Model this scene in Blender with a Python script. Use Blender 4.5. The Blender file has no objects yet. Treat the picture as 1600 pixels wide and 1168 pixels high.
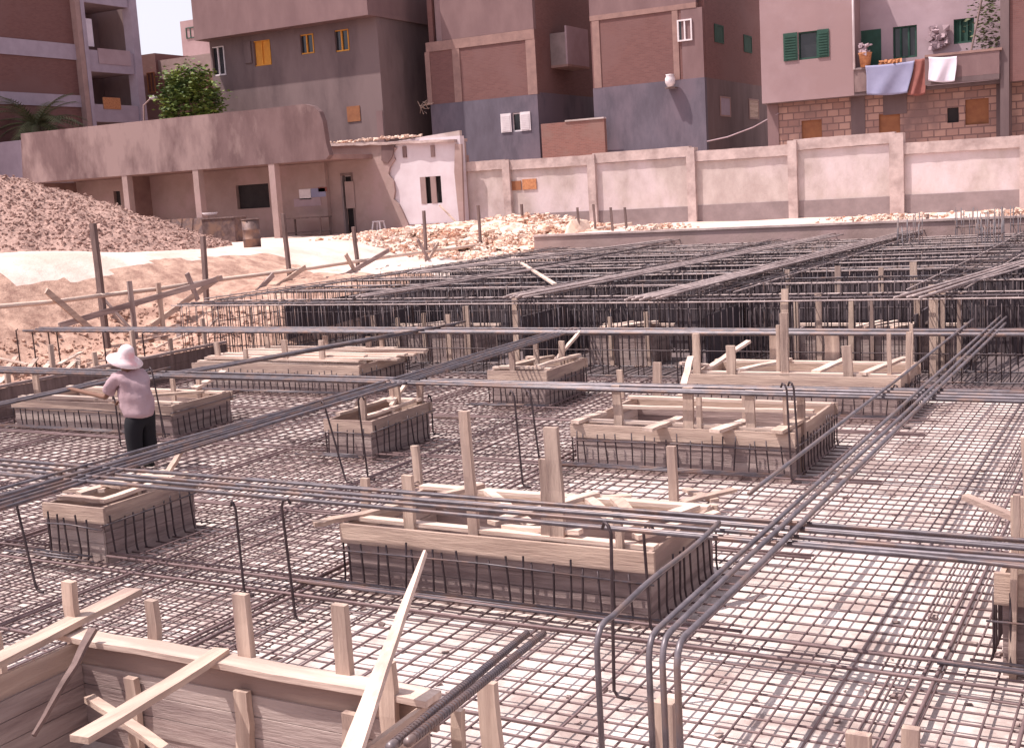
import bpy, math, random
from mathutils import Vector, Matrix
R = random.Random(7)
SC = bpy.context.scene
COL = SC.collection
# ------------------------------------------------------------------ camera, sky, sun, exposure
F, CX, CY, H = 1908.0, 803.0, 585.0, 3.5            # focal length in pixels of the 1600 px wide photo, eye height
RX = Vector((0.87795729, 0.01882195, -0.47836882))   # world X, Y, Z seen in camera axes (right, down, forward)
RY = Vector((0.47513918, -0.15656449, 0.86586969))
RZ = Vector((-0.05859821, -0.98748838, -0.14639998))
cam = bpy.data.objects.new('camera', bpy.data.cameras.new('camera'))
COL.objects.link(cam)
cam.matrix_world = Matrix(((RX[0], -RX[1], -RX[2], 0), (RY[0], -RY[1], -RY[2], 0), (RZ[0], -RZ[1], -RZ[2], H), (0, 0, 0, 1)))
cam.data.sensor_width = 36
cam.data.lens = 36 * F / 1600
cam.data.clip_start = .05
cam.data.clip_end = 2000
SC.camera = cam
SC.render.resolution_x, SC.render.resolution_y = 1024, 747
SUN = Vector((-0.36, -0.27, 0.88)).normalized()
w = bpy.data.worlds.new("World"); SC.world = w; w.use_nodes = True
nt = w.node_tree
sky = nt.nodes.new('ShaderNodeTexSky'); sky.sky_type = 'NISHITA'; sky.sun_disc = False
sky.sun_elevation = math.asin(SUN.z); sky.sun_rotation = math.atan2(SUN.x, SUN.y)
sky.air_density = 1.0; sky.dust_density = 2.0; sky.ozone_density = 1.0
bg = nt.nodes['Background']; bg.inputs['Strength'].default_value = .10
hs_ = nt.nodes.new('ShaderNodeHueSaturation'); hs_.inputs['Saturation'].default_value = .28; hs_.inputs['Value'].default_value = 1.65
tn = nt.nodes.new('ShaderNodeMixRGB'); tn.blend_type = 'MULTIPLY'; tn.inputs['Fac'].default_value = 1; tn.inputs['Color2'].default_value = (1, .925, .985, 1)
nt.links.new(sky.outputs[0], hs_.inputs['Color']); nt.links.new(hs_.outputs[0], tn.inputs['Color1']); nt.links.new(tn.outputs[0], bg.inputs[0])
sl = bpy.data.lights.new('sun', 'SUN'); sl.energy = 4.6; sl.angle = math.radians(.5); sl.color = (1, .91, .85)
so = bpy.data.objects.new('sun', sl); COL.objects.link(so)
so.rotation_euler = SUN.to_track_quat('Z', 'Y').to_euler()
SC.view_settings.view_transform = 'Standard'; SC.view_settings.look = 'None'
SC.view_settings.exposure = .40; SC.view_settings.gamma = 1

# ------------------------------------------------------------------ measuring: where a sight line meets a level or an upright plane
def ray(x, y):
    d = Vector((x - CX, y - CY, F))
    return Vector((RX.dot(d), RY.dot(d), RZ.dot(d)))
def az(x, y, z=0.): r = ray(x, y); t = (z - H) / r.z; return Vector((r.x * t, r.y * t, z))
def ay(x, y, Y): r = ray(x, y); t = Y / r.y; return Vector((r.x * t, Y, H + r.z * t))
def ax(x, y, X): r = ray(x, y); t = X / r.x; return Vector((X, r.y * t, H + r.z * t))

# ------------------------------------------------------------------ materials
def mat(name, c1, c2=None, scale=4., rough=.85, metal=0., bump=0., bscale=None, stretch=(1, 1, 1), c3=None, s3=.6, lo=.35, hi=.65, spec=.3):
    m = bpy.data.materials.new(name); m.use_nodes = True
    t = m.node_tree; L = t.links.new; b = t.nodes['Principled BSDF']
    b.inputs['Roughness'].default_value = rough; b.inputs['Metallic'].default_value = metal
    b.inputs['Specular IOR Level'].default_value = spec
    g = t.nodes.new('ShaderNodeNewGeometry'); mp = t.nodes.new('ShaderNodeMapping'); mp.inputs['Scale'].default_value = stretch
    L(g.outputs['Position'], mp.inputs['Vector'])
    def noise(sc, det=6):
        n = t.nodes.new('ShaderNodeTexNoise'); n.inputs['Scale'].default_value = sc; n.inputs['Detail'].default_value = det
        n.inputs['Roughness'].default_value = .62
        L(mp.outputs[0], n.inputs['Vector']); return n
    def ramp(n, a, bb, ca, cb):
        r = t.nodes.new('ShaderNodeValToRGB'); e = r.color_ramp.elements
        e[0].position = a; e[1].position = bb; e[0].color = (*ca, 1); e[1].color = (*cb, 1)
        L(n.outputs['Fac'], r.inputs['Fac']); return r
    c2 = c2 or tuple(v * .75 for v in c1)
    out = ramp(noise(scale), lo, hi, c2, c1).outputs[0]
    if c3:
        mx = t.nodes.new('ShaderNodeMixRGB'); r3 = ramp(noise(s3, 8), .48, .62, (0, 0, 0), (1, 1, 1))
        L(r3.outputs[0], mx.inputs['Fac']); L(out, mx.inputs['Color1']); mx.inputs['Color2'].default_value = (*c3, 1)
        out = mx.outputs[0]
    L(out, b.inputs['Base Color'])
    if bump:
        bn = t.nodes.new('ShaderNodeBump'); bn.inputs['Strength'].default_value = bump; bn.inputs['Distance'].default_value = .03
        L(noise(bscale or scale * 3, 8).outputs['Fac'], bn.inputs['Height']); L(bn.outputs[0], b.inputs['Normal'])
    m['out'] = 1
    return m
def brickmat(name, c1, c2, mortar, bw, bh, msize=.012, bump=.4, patch=None, ps=.5, squash=.5):
    m = mat(name, c1, c2, 3.)
    t = m.node_tree; L = t.links.new; b = t.nodes['Principled BSDF']
    g = t.nodes.new('ShaderNodeNewGeometry'); s = t.nodes.new('ShaderNodeSeparateXYZ'); L(g.outputs['Position'], s.inputs[0])
    a = t.nodes.new('ShaderNodeMath'); a.operation = 'ADD'; L(s.outputs['X'], a.inputs[0]); L(s.outputs['Y'], a.inputs[1])
    c = t.nodes.new('ShaderNodeCombineXYZ'); L(a.outputs[0], c.inputs['X']); L(s.outputs['Z'], c.inputs['Y'])
    n = t.nodes.new('ShaderNodeTexNoise'); n.inputs['Scale'].default_value = 5.; L(g.outputs['Position'], n.inputs['Vector'])
    va = t.nodes.new('ShaderNodeVectorMath'); va.operation = 'SCALE'; va.inputs['Scale'].default_value = .03; L(n.outputs['Color'], va.inputs[0])
    vb = t.nodes.new('ShaderNodeVectorMath'); vb.operation = 'ADD'; L(c.outputs[0], vb.inputs[0]); L(va.outputs[0], vb.inputs[1])
    br = t.nodes.new('ShaderNodeTexBrick'); L(vb.outputs[0], br.inputs['Vector'])
    br.inputs['Scale'].default_value = 1.; br.inputs['Brick Width'].default_value = bw; br.inputs['Row Height'].default_value = bh
    br.inputs['Mortar Size'].default_value = msize; br.inputs['Mortar Smooth'].default_value = .3; br.inputs['Bias'].default_value = 0.
    br.inputs['Color1'].default_value = (*c1, 1); br.inputs['Color2'].default_value = (*c2, 1); br.inputs['Mortar'].default_value = (*mortar, 1)
    out = br.outputs['Color']
    n2 = t.nodes.new('ShaderNodeTexNoise'); n2.inputs['Scale'].default_value = ps; n2.inputs['Detail'].default_value = 9; L(g.outputs['Position'], n2.inputs['Vector'])
    r = t.nodes.new('ShaderNodeValToRGB'); r.color_ramp.elements[0].position = .5; r.color_ramp.elements[1].position = .66
    L(n2.outputs['Fac'], r.inputs['Fac'])
    mx = t.nodes.new('ShaderNodeMixRGB'); L(r.outputs[0], mx.inputs['Fac']); L(out, mx.inputs['Color1'])
    mx.inputs['Color2'].default_value = (*(patch or tuple(v * .7 for v in c1)), 1)
    L(mx.outputs[0], b.inputs['Base Color'])
    bn = t.nodes.new('ShaderNodeBump'); bn.inputs['Strength'].default_value = bump; bn.inputs['Distance'].default_value = .02; bn.invert = True
    L(br.outputs['Fac'], bn.inputs['Height']); L(bn.outputs[0], b.inputs['Normal'])
    return m
M = {}
M['blind'] = mat('pale concrete blinding', (.70, .61, .575), (.52, .43, .40), 2.6, bump=.4, bscale=14, c3=(.36, .28, .26), s3=1.5)
M['sand'] = mat('pale trodden sand', (.74, .60, .54), (.60, .45, .39), .8, bump=1., bscale=5, c3=(.60, .42, .36), s3=.5)
M['dirt'] = mat('orange dirt bank', (.55, .36, .28), (.28, .16, .125), 2.2, bump=1.4, bscale=7)
M['gravel'] = mat('gravel', (.44, .285, .24), (.20, .115, .10), 11., bump=1.2, bscale=18, c3=(.40, .26, .22), s3=.3, lo=.40, hi=.56)
M['rubble'] = mat('broken plaster rubble', (.80, .64, .55), (.62, .45, .36), 2.5, bump=.6, bscale=12, c3=(.52, .27, .18), s3=1.7)
M['steel'] = mat('rebar steel', (.12, .10, .115), (.06, .046, .054), 7., rough=.45, metal=.2, spec=.5, c3=(.16, .095, .08), s3=3.)
M['matbar'] = mat('rusty mat rebar', (.225, .15, .15), (.13, .085, .088), 5., rough=.6, metal=.1)
M['dusty'] = mat('dusty rebar', (.50, .40, .38), (.28, .215, .21), 5., rough=.6, metal=.1)
M['steel_l'] = mat('bright rebar steel', (.20, .17, .19), (.10, .082, .092), 5., rough=.42, metal=.25, c3=(.19, .13, .115), s3=2.5, spec=.5)
M['floor2'] = mat('dark back blinding', (.17, .13, .13), (.10, .075, .08), 1.5, bump=.3)  # darker floor colour for the back of the pit
M['ply'] = mat('shade dark shuttering', (.105, .082, .09), (.07, .052, .058), 2.)  # shadow between the back cages put into the panel colour
M['steel_d'] = mat('dark rebar', (.085, .06, .066), (.045, .03, .033), 7., rough=.5, metal=.4, spec=.4)
M['wood'] = mat('fresh formwork timber', (.56, .42, .345), (.41, .295, .24), 5., bump=.4, bscale=30, c3=(.27, .185, .165), s3=2.2)
M['wood2'] = mat('pale sawn timber', (.72, .565, .485), (.55, .41, .345), 6., bump=.3, bscale=30, c3=(.40, .29, .25), s3=2.6)
M['wood_b'] = mat('old nailed timber', (.40, .29, .245), (.27, .19, .165), 4., bump=.5, bscale=25, c3=(.48, .36, .30), s3=3.)
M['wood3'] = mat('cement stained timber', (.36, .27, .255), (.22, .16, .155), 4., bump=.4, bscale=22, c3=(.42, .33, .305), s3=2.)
M['post'] = mat('weathered post timber', (.22, .15, .14), (.12, .08, .075), 8., stretch=(1, 1, .2), bump=.3)
M['A'] = mat('grey brown render', (.17, .118, .12), (.125, .085, .088), 1., bump=.2, bscale=6, stretch=(1, 1, .35), c3=(.2, .14, .14), s3=.3)
M['A2'] = mat('pink brown render', (.225, .14, .14), (.18, .108, .11), 1., bump=.3, bscale=6, stretch=(1, 1, .4))
M['beam'] = mat('bare concrete frame', (.33, .20, .175), (.25, .15, .135), 2., bump=.3)
M['blue'] = mat('blue grey paint', (.140, .118, .150), (.105, .086, .11), 1.4, bump=.3, bscale=5, stretch=(1, 1, .4), c3=(.165, .125, .155), s3=.35)
M['brick'] = brickmat('dull red brick', (.195, .09, .082), (.16, .073, .068), (.17, .10, .095), .25, .08, .008, .3, (.19, .10, .095), .4)
M['brickr'] = brickmat('red brick', (.27, .12, .10), (.22, .1, .085), (.26, .15, .13), .25, .08, .01, .3, (.25, .14, .12), 1.)
M['block'] = brickmat('limestone blocks', (.46, .28, .23), (.30, .17, .145), (.21, .125, .115), .5, .3, .03, .6, (.22, .135, .125), .55)
M['band'] = mat('pale band render', (.40, .33, .40), (.34, .28, .34), 1.5)
M['pillar'] = mat('buff pillar render', (.38, .25, .23), (.3, .2, .19), 1.5)
M['plasterD'] = mat('pink plaster', (.36, .245, .25), (.30, .195, .2), .6, bump=.15, bscale=5, c3=(.31, .20, .2), s3=.25)
M['plasterL'] = mat('lilac plaster', (.42, .31, .34), (.36, .26, .29), .7, c3=(.34, .24, .26), s3=.4)
M['bwall'] = mat('boundary wall render', (.51, .42, .395), (.39, .305, .285), 1.5, bump=.5, bscale=9, stretch=(1, 1, .6), c3=(.60, .49, .50), s3=.3)
M['bwall2'] = mat('boundary wall trim', (.55, .425, .40), (.35, .26, .245), 1.8, bump=.5, bscale=7)
M['skirt'] = mat('grey skirting render', (.28, .215, .215), (.21, .16, .16), 1.5, bump=.3)
M['fascia'] = mat('weathered parapet render', (.18, .113, .112), (.125, .074, .074), 1.2, bump=.3, bscale=8, stretch=(1, 1, .45), c3=(.29, .20, .19), s3=.42)
M['house'] = mat('old buff plaster', (.37, .265, .245), (.30, .205, .19), .9, bump=.4, bscale=7, c3=(.38, .26, .25), s3=.6)
M['houseW'] = mat('white washed plaster', (.66, .58, .62), (.56, .47, .50), .8, bump=.2, bscale=7)
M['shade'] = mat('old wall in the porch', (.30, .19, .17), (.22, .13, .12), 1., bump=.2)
M['dark'] = mat('dark interior', (.035, .028, .03), (.022, .018, .02), 2.)
M['glass'] = mat('dark window glass', (.03, .03, .035), (.02, .02, .025), 2., rough=.12, spec=.5)
M['white'] = mat('white paint', (.76, .68, .70), (.66, .58, .6), 3.)
M['yellow'] = mat('orange yellow paint', (.72, .33, .06), (.6, .25, .05), 3.)
M['green'] = mat('dark green paint', (.035, .085, .065), (.028, .065, .05), 3.)
M['brown'] = mat('brown board', (.30, .125, .06), (.24, .095, .05), 3.)
M['tin'] = mat('rusty tin', (.17, .115, .11), (.10, .062, .06), 5., rough=.6, metal=.3, c3=(.22, .13, .1), s3=2.)
M['leaf'] = mat('broad leaves', (.19, .24, .045), (.03, .06, .018), 1.4, rough=.6)
M['leaf2'] = mat('palm leaves', (.15, .15, .075), (.07, .08, .04), 1.5, rough=.6)
M['bark'] = mat('bark', (.14, .09, .07), None, 5.)
M['cloth_b'] = mat('pale blue cloth', (.30, .29, .42), (.25, .24, .36), 1.5)
M['cloth_w'] = mat('white cloth', (.78, .70, .78), (.68, .6, .68), 1.5)
M['cloth_r'] = mat('brown red cloth', (.28, .10, .085), (.2, .07, .06), 2.)
M['straw'] = mat('orange wicker', (.55, .25, .12), (.35, .14, .07), 12.)
M['skin'] = mat('tanned skin', (.19, .095, .065), (.16, .08, .055), 4., rough=.6)
M['shirt'] = mat('pink shirt cotton', (.44, .31, .335), (.36, .245, .27), 3., bump=.4, bscale=7)
M['trouser'] = mat('black trousers', (.012, .011, .015), (.009, .008, .011), 4.)
M['hat'] = mat('white sun hat', (.82, .72, .73), (.76, .6, .62), 3., c3=(.74, .42, .44), s3=4.)
M['shoe'] = mat('dark shoe', (.03, .025, .025), None, 4.)

# sawn timber: the same wood with its grain along x, y or z
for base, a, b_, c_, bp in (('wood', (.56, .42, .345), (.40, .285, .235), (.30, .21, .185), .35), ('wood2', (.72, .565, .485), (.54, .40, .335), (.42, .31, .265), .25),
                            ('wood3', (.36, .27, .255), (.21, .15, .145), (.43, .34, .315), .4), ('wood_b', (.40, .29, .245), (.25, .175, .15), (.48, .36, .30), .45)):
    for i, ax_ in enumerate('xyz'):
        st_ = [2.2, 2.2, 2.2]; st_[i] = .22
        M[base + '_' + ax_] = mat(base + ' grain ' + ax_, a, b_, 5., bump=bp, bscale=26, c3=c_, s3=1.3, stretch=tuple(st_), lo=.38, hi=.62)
GRAIN = ('wood', 'wood2', 'wood3', 'wood_b')
# ------------------------------------------------------------------ mesh building
class MB:
    def __init__(s): s.v = []; s.f = []
    def face(s, pts):
        n = len(s.v); s.v += [tuple(p) for p in pts]; s.f.append(tuple(range(n, n + len(pts))))
    def hexa(s, c):           # 8 corners: bottom ring 0-3, top ring 4-7
        n = len(s.v); s.v += [tuple(p) for p in c]
        for q in ((0, 3, 2, 1), (4, 5, 6, 7), (0, 1, 5, 4), (1, 2, 6, 5), (2, 3, 7, 6), (3, 0, 4, 7)): s.f.append(tuple(n + i for i in q))
        return s
    def box(s, x0, x1, y0, y1, z0, z1):
        s.hexa([(x0, y0, z0), (x1, y0, z0), (x1, y1, z0), (x0, y1, z0), (x0, y0, z1), (x1, y0, z1), (x1, y1, z1), (x0, y1, z1)])
        return s
    def beam(s, p, q, wd, th, up=(0, 0, 1), taper=1., n=3, jit=0.):     # a plank from p to q, wd across, th thick along 'up'
        p = Vector(p); q = Vector(q); d = (q - p).normalized(); u = Vector(up)
        u = (u - d * u.dot(d)); u = u.normalized() if u.length > 1e-4 else d.orthogonal().normalized()
        r = d.cross(u); base = len(s.v)
        for k in range(n + 1):
            t = k / n; c = p.lerp(q, t); f = 1 + (taper - 1) * t
            o = Vector((R.uniform(-jit, jit), R.uniform(-jit, jit), R.uniform(-jit, jit)))
            for a, b in ((-1, -1), (1, -1), (1, 1), (-1, 1)): s.v.append(tuple(c + o + r * (a * wd / 2 * f * R.uniform(1 - jit * 4, 1 + jit * 4)) + u * (b * th / 2)))
        for k in range(n):
            b0 = base + 4 * k
            for i in range(4): s.f.append((b0 + i, b0 + (i + 1) % 4, b0 + 4 + (i + 1) % 4, b0 + 4 + i))
        s.f.append((base + 3, base + 2, base + 1, base)); e = base + 4 * n; s.f.append((e, e + 1, e + 2, e + 3))
        return s
    def tube(s, pts, r, n=6, r2=None):
        pts = [Vector(p) for p in pts]; base = len(s.v); m = len(pts); ref = None
        for k, p in enumerate(pts):
            d = (pts[min(k + 1, m - 1)] - pts[max(k - 1, 0)]).normalized()
            if ref is None: ref = d.orthogonal().normalized()
            ref = (ref - d * ref.dot(d)).normalized(); b = d.cross(ref)
            rr = r if r2 is None else r + (r2 - r) * k / (m - 1)
            for i in range(n):
                a = 2 * math.pi * i / n; s.v.append(tuple(p + ref * (math.cos(a) * rr) + b * (math.sin(a) * rr)))
        for k in range(m - 1):
            for i in range(n):
                j = (i + 1) % n; s.f.append((base + k * n + i, base + k * n + j, base + (k + 1) * n + j, base + (k + 1) * n + i))
        s.f.append(tuple(base + i for i in range(n - 1, -1, -1))); s.f.append(tuple(base + (m - 1) * n + i for i in range(n)))
        return s
    def lathe(s, c, prof, n=20, axis=None):      # prof: (radius, height)
        base = len(s.v); c = Vector(c); Mx = axis if axis is not None else Matrix.Identity(3)
        for (r, h) in prof:
            for i in range(n):
                a = 2 * math.pi * i / n; s.v.append(tuple(c + Mx @ Vector((r * math.cos(a), r * math.sin(a), h))))
        for k in range(len(prof) - 1):
            for i in range(n):
                j = (i + 1) % n; s.f.append((base + k * n + i, base + k * n + j, base + (k + 1) * n + j, base + (k + 1) * n + i))
        s.f.append(tuple(base + i for i in range(n - 1, -1, -1))); k = len(prof) - 1; s.f.append(tuple(base + k * n + i for i in range(n)))
        return s
    def wall(s, p0, u, L, z0, z1, holes=(), t=.25, out=None):
        """upright wall sheet of thickness t starting at (x, y) p0 along unit u; holes are (s0, s1, z0, z1)"""
        p0 = Vector((*p0, 0)); u = Vector((*u, 0)).normalized(); n = Vector((*out, 0)) if out else Vector((u.y, -u.x, 0))
        ss = sorted({0, L} | {h[0] for h in holes} | {h[1] for h in holes}); zs = sorted({z0, z1} | {h[2] for h in holes} | {h[3] for h in holes})
        ss = [a for a in ss if 0 <= a <= L]; zs = [a for a in zs if z0 <= a <= z1]
        P = lambda a, z, d: p0 + u * a - n * d + Vector((0, 0, z))
        for i in range(len(ss) - 1):
            for j in range(len(zs) - 1):
                ma, mz = (ss[i] + ss[i + 1]) / 2, (zs[j] + zs[j + 1]) / 2
                if any(h[0] < ma < h[1] and h[2] < mz < h[3] for h in holes): continue
                a, b, c, d = ss[i], ss[i + 1], zs[j], zs[j + 1]
                s.face([P(a, c, 0), P(b, c, 0), P(b, d, 0), P(a, d, 0)]); s.face([P(a, d, t), P(b, d, t), P(b, c, t), P(a, c, t)])
        for h in list(holes) + [(0, L, z0, z1)]:
            a, b, c, d = h; a = max(a, 0); b = min(b, L)
            s.face([P(a, c, 0), P(a, d, 0), P(a, d, t), P(a, c, t)]); s.face([P(b, c, 0), P(b, c, t), P(b, d, t), P(b, d, 0)])
            s.face([P(a, c, 0), P(a, c, t), P(b, c, t), P(b, c, 0)]); s.face([P(a, d, 0), P(b, d, 0), P(b, d, t), P(a, d, t)])
        return s
    def build(s, name, m, parent=None, smooth=False, **kw):
        if m in GRAIN and s.v:
            e = [max(p[i] for p in s.v) - min(p[i] for p in s.v) for i in range(3)]; m = m + '_' + 'xyz'[e.index(max(e))]
        me = bpy.data.meshes.new(name); me.from_pydata(s.v, [], s.f); me.materials.append(M[m] if isinstance(m, str) else m)
        if smooth: me.polygons.foreach_set('use_smooth', [True] * len(me.polygons))
        me.update()
        o = bpy.data.objects.new(name, me); COL.objects.link(o)
        if parent is not None:
            o.parent = parent
            if parent.type == 'EMPTY': o.matrix_parent_inverse = Matrix.Translation(-Vector(parent.location))
        for k, v in kw.items(): o[k] = v
        return o
def tag(o, label, cat, group=None):
    o['label'] = label; o['category'] = cat
    if group: o['group'] = group
    return o
def thing(name, label, cat, loc=(0, 0, 0), group=None):
    o = bpy.data.objects.new(name, None); COL.objects.link(o); o.location = loc; o.empty_display_size = .2
    return tag(o, label, cat, group)
def struct(o): o['kind'] = 'structure'; return o

# ------------------------------------------------------------------ terrain
def sm(a, b, x): t = max(0., min(1., (x - a) / (b - a))); return t * t * (3 - 2 * t)
from mathutils import noise as NZ
def nz(x, y, s=1.): return NZ.noise(Vector((x * s, y * s, 3.1)))
FL = -.095                                             # top of the blinding
def ground(x, y):
    g = 2.08 - .2 * sm(-25, -20, x) + .1 * nz(x, y, .25)
    back = g if y > 41.2 else None
    low = .05 + 1.15 * sm(21, 30, y)
    t = sm(-19.6, -21.2, x); b = FL - .1 + (low - FL + .1) * t
    b += (g - low) * sm(-24.7, -29.0, x)
    # low spoil berm in front of the heap
    b += .55 * math.exp(-((x + 30.5) / 3.2) ** 2 - ((y - 25) / 5.) ** 2)
    if x < -20.5:
        k = 1 - sm(-25.5, -28.5, x) * .9
        b += (.10 * nz(x, y, 1.1) + .11 * nz(x, y, 2.6) + .07 * nz(x, y, 5.)) * k - .2 * abs(nz(x + 9, y, 1.9)) * k + .02 * nz(x, y, 4)
    h = 4.1 * math.exp(-(((x + 43) / 7.6) ** 2 + ((y - 35) / 7.2) ** 2) ** 1.0)   # the gravel heap's footing
    if x < -20.2: b += (max(b, g - .05) - b) * sm(41, 47.5, y)
    elif back is not None: b = max(b, g - .05) if y > 42 else b + (g - b) * sm(41.2, 42, y)
    right = sm(9, 12, x); b = b * (1 - right) + g * right
    near = sm(2.6, 1.2, y) * sm(-30, -22, x); b = b * (1 - near) + 1.9 * near
    return b
def grid(x0, x1, nx, y0, y1, ny, fn, name, m, smooth=True):
    mb = MB()
    for j in range(ny + 1):
        for i in range(nx + 1):
            x = x0 + (x1 - x0) * i / nx; y = y0 + (y1 - y0) * j / ny; mb.v.append((x, y, fn(x, y)))
    for j in range(ny):
        for i in range(nx):
            a = j * (nx + 1) + i; mb.f.append((a, a + 1, a + nx + 2, a + nx + 1))
    return mb.build(name, m, smooth=smooth)
g = grid(-70, 30, 420, -6, 62, 290, ground, 'ground', 'sand'); struct(g)
# dirt colour on the bank, sand elsewhere: two real soils
g.data.materials.append(M['dirt'])
for p in g.data.polygons:
    c = p.center
    e = .8 * nz(c.x, c.y, .5)
    if (c.x < -19.6 and c.x > -27.6 + e - .12 * max(0, c.y - 30) * 1.3 and c.y < 33 + e) or (c.x < -24 and c.y < 22.5 + e): p.material_index = 1
far = MB(); far.face([(-600, -300, 1.6), (600, -300, 1.6), (600, -5.9, 1.6), (-600, -5.9, 1.6)])
far.face([(-600, 61.9, 1.9), (600, 61.9, 1.9), (600, 700, 1.9), (-600, 700, 1.9)])
far.face([(-600, -5.9, 1.7), (-69.9, -5.9, 1.7), (-69.9, 61.9, 1.9), (-600, 61.9, 1.9)]); far.face([(29.9, -5.9, 1.7), (600, -5.9, 1.7), (600, 61.9, 1.9), (29.9, 61.9, 1.9)])
struct(far.build('open_ground', 'sand'))
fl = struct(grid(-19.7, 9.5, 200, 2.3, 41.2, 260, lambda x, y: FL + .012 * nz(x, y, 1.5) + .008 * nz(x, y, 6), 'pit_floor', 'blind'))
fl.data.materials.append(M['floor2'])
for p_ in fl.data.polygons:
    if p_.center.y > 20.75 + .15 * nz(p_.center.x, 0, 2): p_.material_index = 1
# gravel heap: an uneven cone of crushed stone
def heap(x, y):
    r = math.hypot((x + 42.6) / 1.0, (y - 33.6) / .82)
    h = max(-.5, 4.15 * (1 - r / 11.2)) if r > 1.5 else 3.6 - .06 * r * r
    return 1.75 + h + (.22 * nz(x, y, .9) + .13 * nz(x, y, 3.3) + .06 * NZ.noise(Vector((x * 9, y * 9, 1)))) * sm(-.3, .5, h)
hp = grid(-58, -29, 230, 22, 46, 190, heap, 'gravel_heap', 'gravel', smooth=False)
tag(hp, 'big heap of brown gravel in front of the old low house', 'gravel heap'); hp['kind'] = 'stuff'
def stones(n, place, name, m, smin, smax, flat=.7):
    mb = MB()
    for _ in range(n):
        c = place(); s = R.uniform(smin, smax) * R.choice((.6, .8, 1, 1.3)); b0 = len(mb.v)
        ang = R.uniform(0, 6.28); e = Matrix.Rotation(ang, 3, 'Z') @ Matrix.Rotation(R.uniform(-.6, .6), 3, 'X')
        for dx, dy, dz in ((-1, -1, -1), (1, -1, -1), (1, 1, -1), (-1, 1, -1), (-1, -1, 1), (1, -1, 1), (1, 1, 1), (-1, 1, 1)):
            v = Vector((dx * R.uniform(.5, 1.2), dy * R.uniform(.5, 1.1), dz * flat * R.uniform(.5, 1.1))) * s; mb.v.append(tuple(Vector(c) + e @ v))
        for q in ((0, 3, 2, 1), (4, 5, 6, 7), (0, 1, 5, 4), (1, 2, 6, 5), (2, 3, 7, 6), (3, 0, 4, 7)): mb.f.append(tuple(b0 + i for i in q))
    return mb
def hpl():
    x = R.uniform(-53, -31.5); y = R.uniform(24, 40); return (x, y, heap(x, y) + .02)
st = stones(12000, hpl, '', '', .025, .06).build('crushed_stone', 'gravel'); st['kind'] = 'stuff'; tag(st, 'loose crushed stones strewn over the gravel heap', 'gravel')

# ------------------------------------------------------------------ the reinforcing mat over the pit
FORMS = dict(  # x0, x1, y0, y1 : footprints of the formwork boxes
    near=(-6.62, -3.78, 3.9, 5.6), big=(-6.75, -3.74, 8.86, 10.4), long=(-6.78, -3.98, 13.86, 15.9), small=(-10.5, -9.78, 13.56, 15.07),
    left=(-10.55, -9.76, 8.7, 10.05), leftfar=(-17.75, -14.1, 14.2, 15.6), mid=(-10.1, -9.1, 17.55, 19.1), wide=(-6.6, -3.5, 17.6, 19.1),
    planky=(-17.2, -13.25, 18.1, 19.7), right=(-1.05, 1.6, 8.85, 10.6))
def spans(a0, a1, c, axis):
    cut = []
    for (x0, x1, y0, y1) in FORMS.values():
        lo, hi, p, q = (x0, x1, y0, y1) if axis == 'y' else (y0, y1, x0, x1)
        if lo - .06 < c < hi + .06: cut.append((p - .05, q + .05))
    cut.sort(); out = []; s = a0
    for p, q in cut:
        if p > s: out.append((s, p))
        s = max(s, q)
    if s < a1: out.append((s, a1))
    return out
def seg(mb, axis, c, z, p, q, r=.009):
    p += R.uniform(-.03, .03); q += R.uniform(-.03, .03)
    n = max(2, int((q - p) / 1.2)); sk = R.uniform(-.02, .02); ph = R.uniform(0, 6); pts = []
    for k in range(n + 1):
        t = p + (q - p) * k / n; o = c + sk * math.sin(t * .5 + ph) + R.uniform(-.006, .006); zz = z + R.uniform(-.005, .005)
        pts.append((o, t, zz) if axis == 'y' else (t, o, zz))
    mb.tube(pts, r, 5)
def matbar(mb, axis, c, z, a0, a1, r=.0105):
    for (p, q) in spans(a0, a1, c, axis): seg(mb, axis, c, z, p, q, r)
rm = thing('reinforcing_mat', 'wide two way rebar mat tied over the pale concrete floor of the pit', 'rebar mat', (-8, 12, 0))
bars = []
x = -19.3
while x < 7:
    c = x + R.uniform(-.02, .02); bars += [('y', c, 0., p, q) for p, q in spans(3.2, 20.7, c, 'y')]; x += .2 if x < -2.6 else R.choice((.2, .2, .15, .2, .1, .07))
y = 3.4
while y < 20.6:
    c = y + R.uniform(-.02, .02); bars += [('x', c, -.022, p, q) for p, q in spans(-19.4, 7, c, 'x')]; y += .2
def size(b):                                          # longest and nearest first
    X, Y = (b[1], (max(b[3], 5) + b[4]) / 2) if b[0] == 'y' else ((b[3] + min(b[4], 1)) / 2, b[1])
    return -min(b[4] - b[3], 9) / (math.hypot(X + 1.5, Y) + 1)
bars.sort(key=size); rest = MB()
for i, (a, c, z, p, q) in enumerate(bars):
    if i < 100: mb = MB(); seg(mb, a, c, z, p, q); mb.build('bar', 'matbar', rm, True)
    else: seg(rest, a, c, z, p, q)
for a, c, z, p, q in bars:                            # the bottom layer, right under the top one
    if a == 'y' and c < -6: seg(rest, a, c + R.uniform(-.025, .025), z - .045, p, q, .007)
    if a == 'x' and c > 6.6 and R.random() < .9: seg(rest, a, c + R.uniform(-.025, .025), z - .042, p, min(q, -6.5), .007) if p < -7.5 else None
for c in (-.8, -1.52, -1.43, 1.1, -6.98, -7.1, -8.42, -9.0, -11.2, -11.32, -13.1, -13.2, -15.9, -16., -18.1):
    matbar(rest, 'y', c, .026, 3.2, 20.7, .015)
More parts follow.
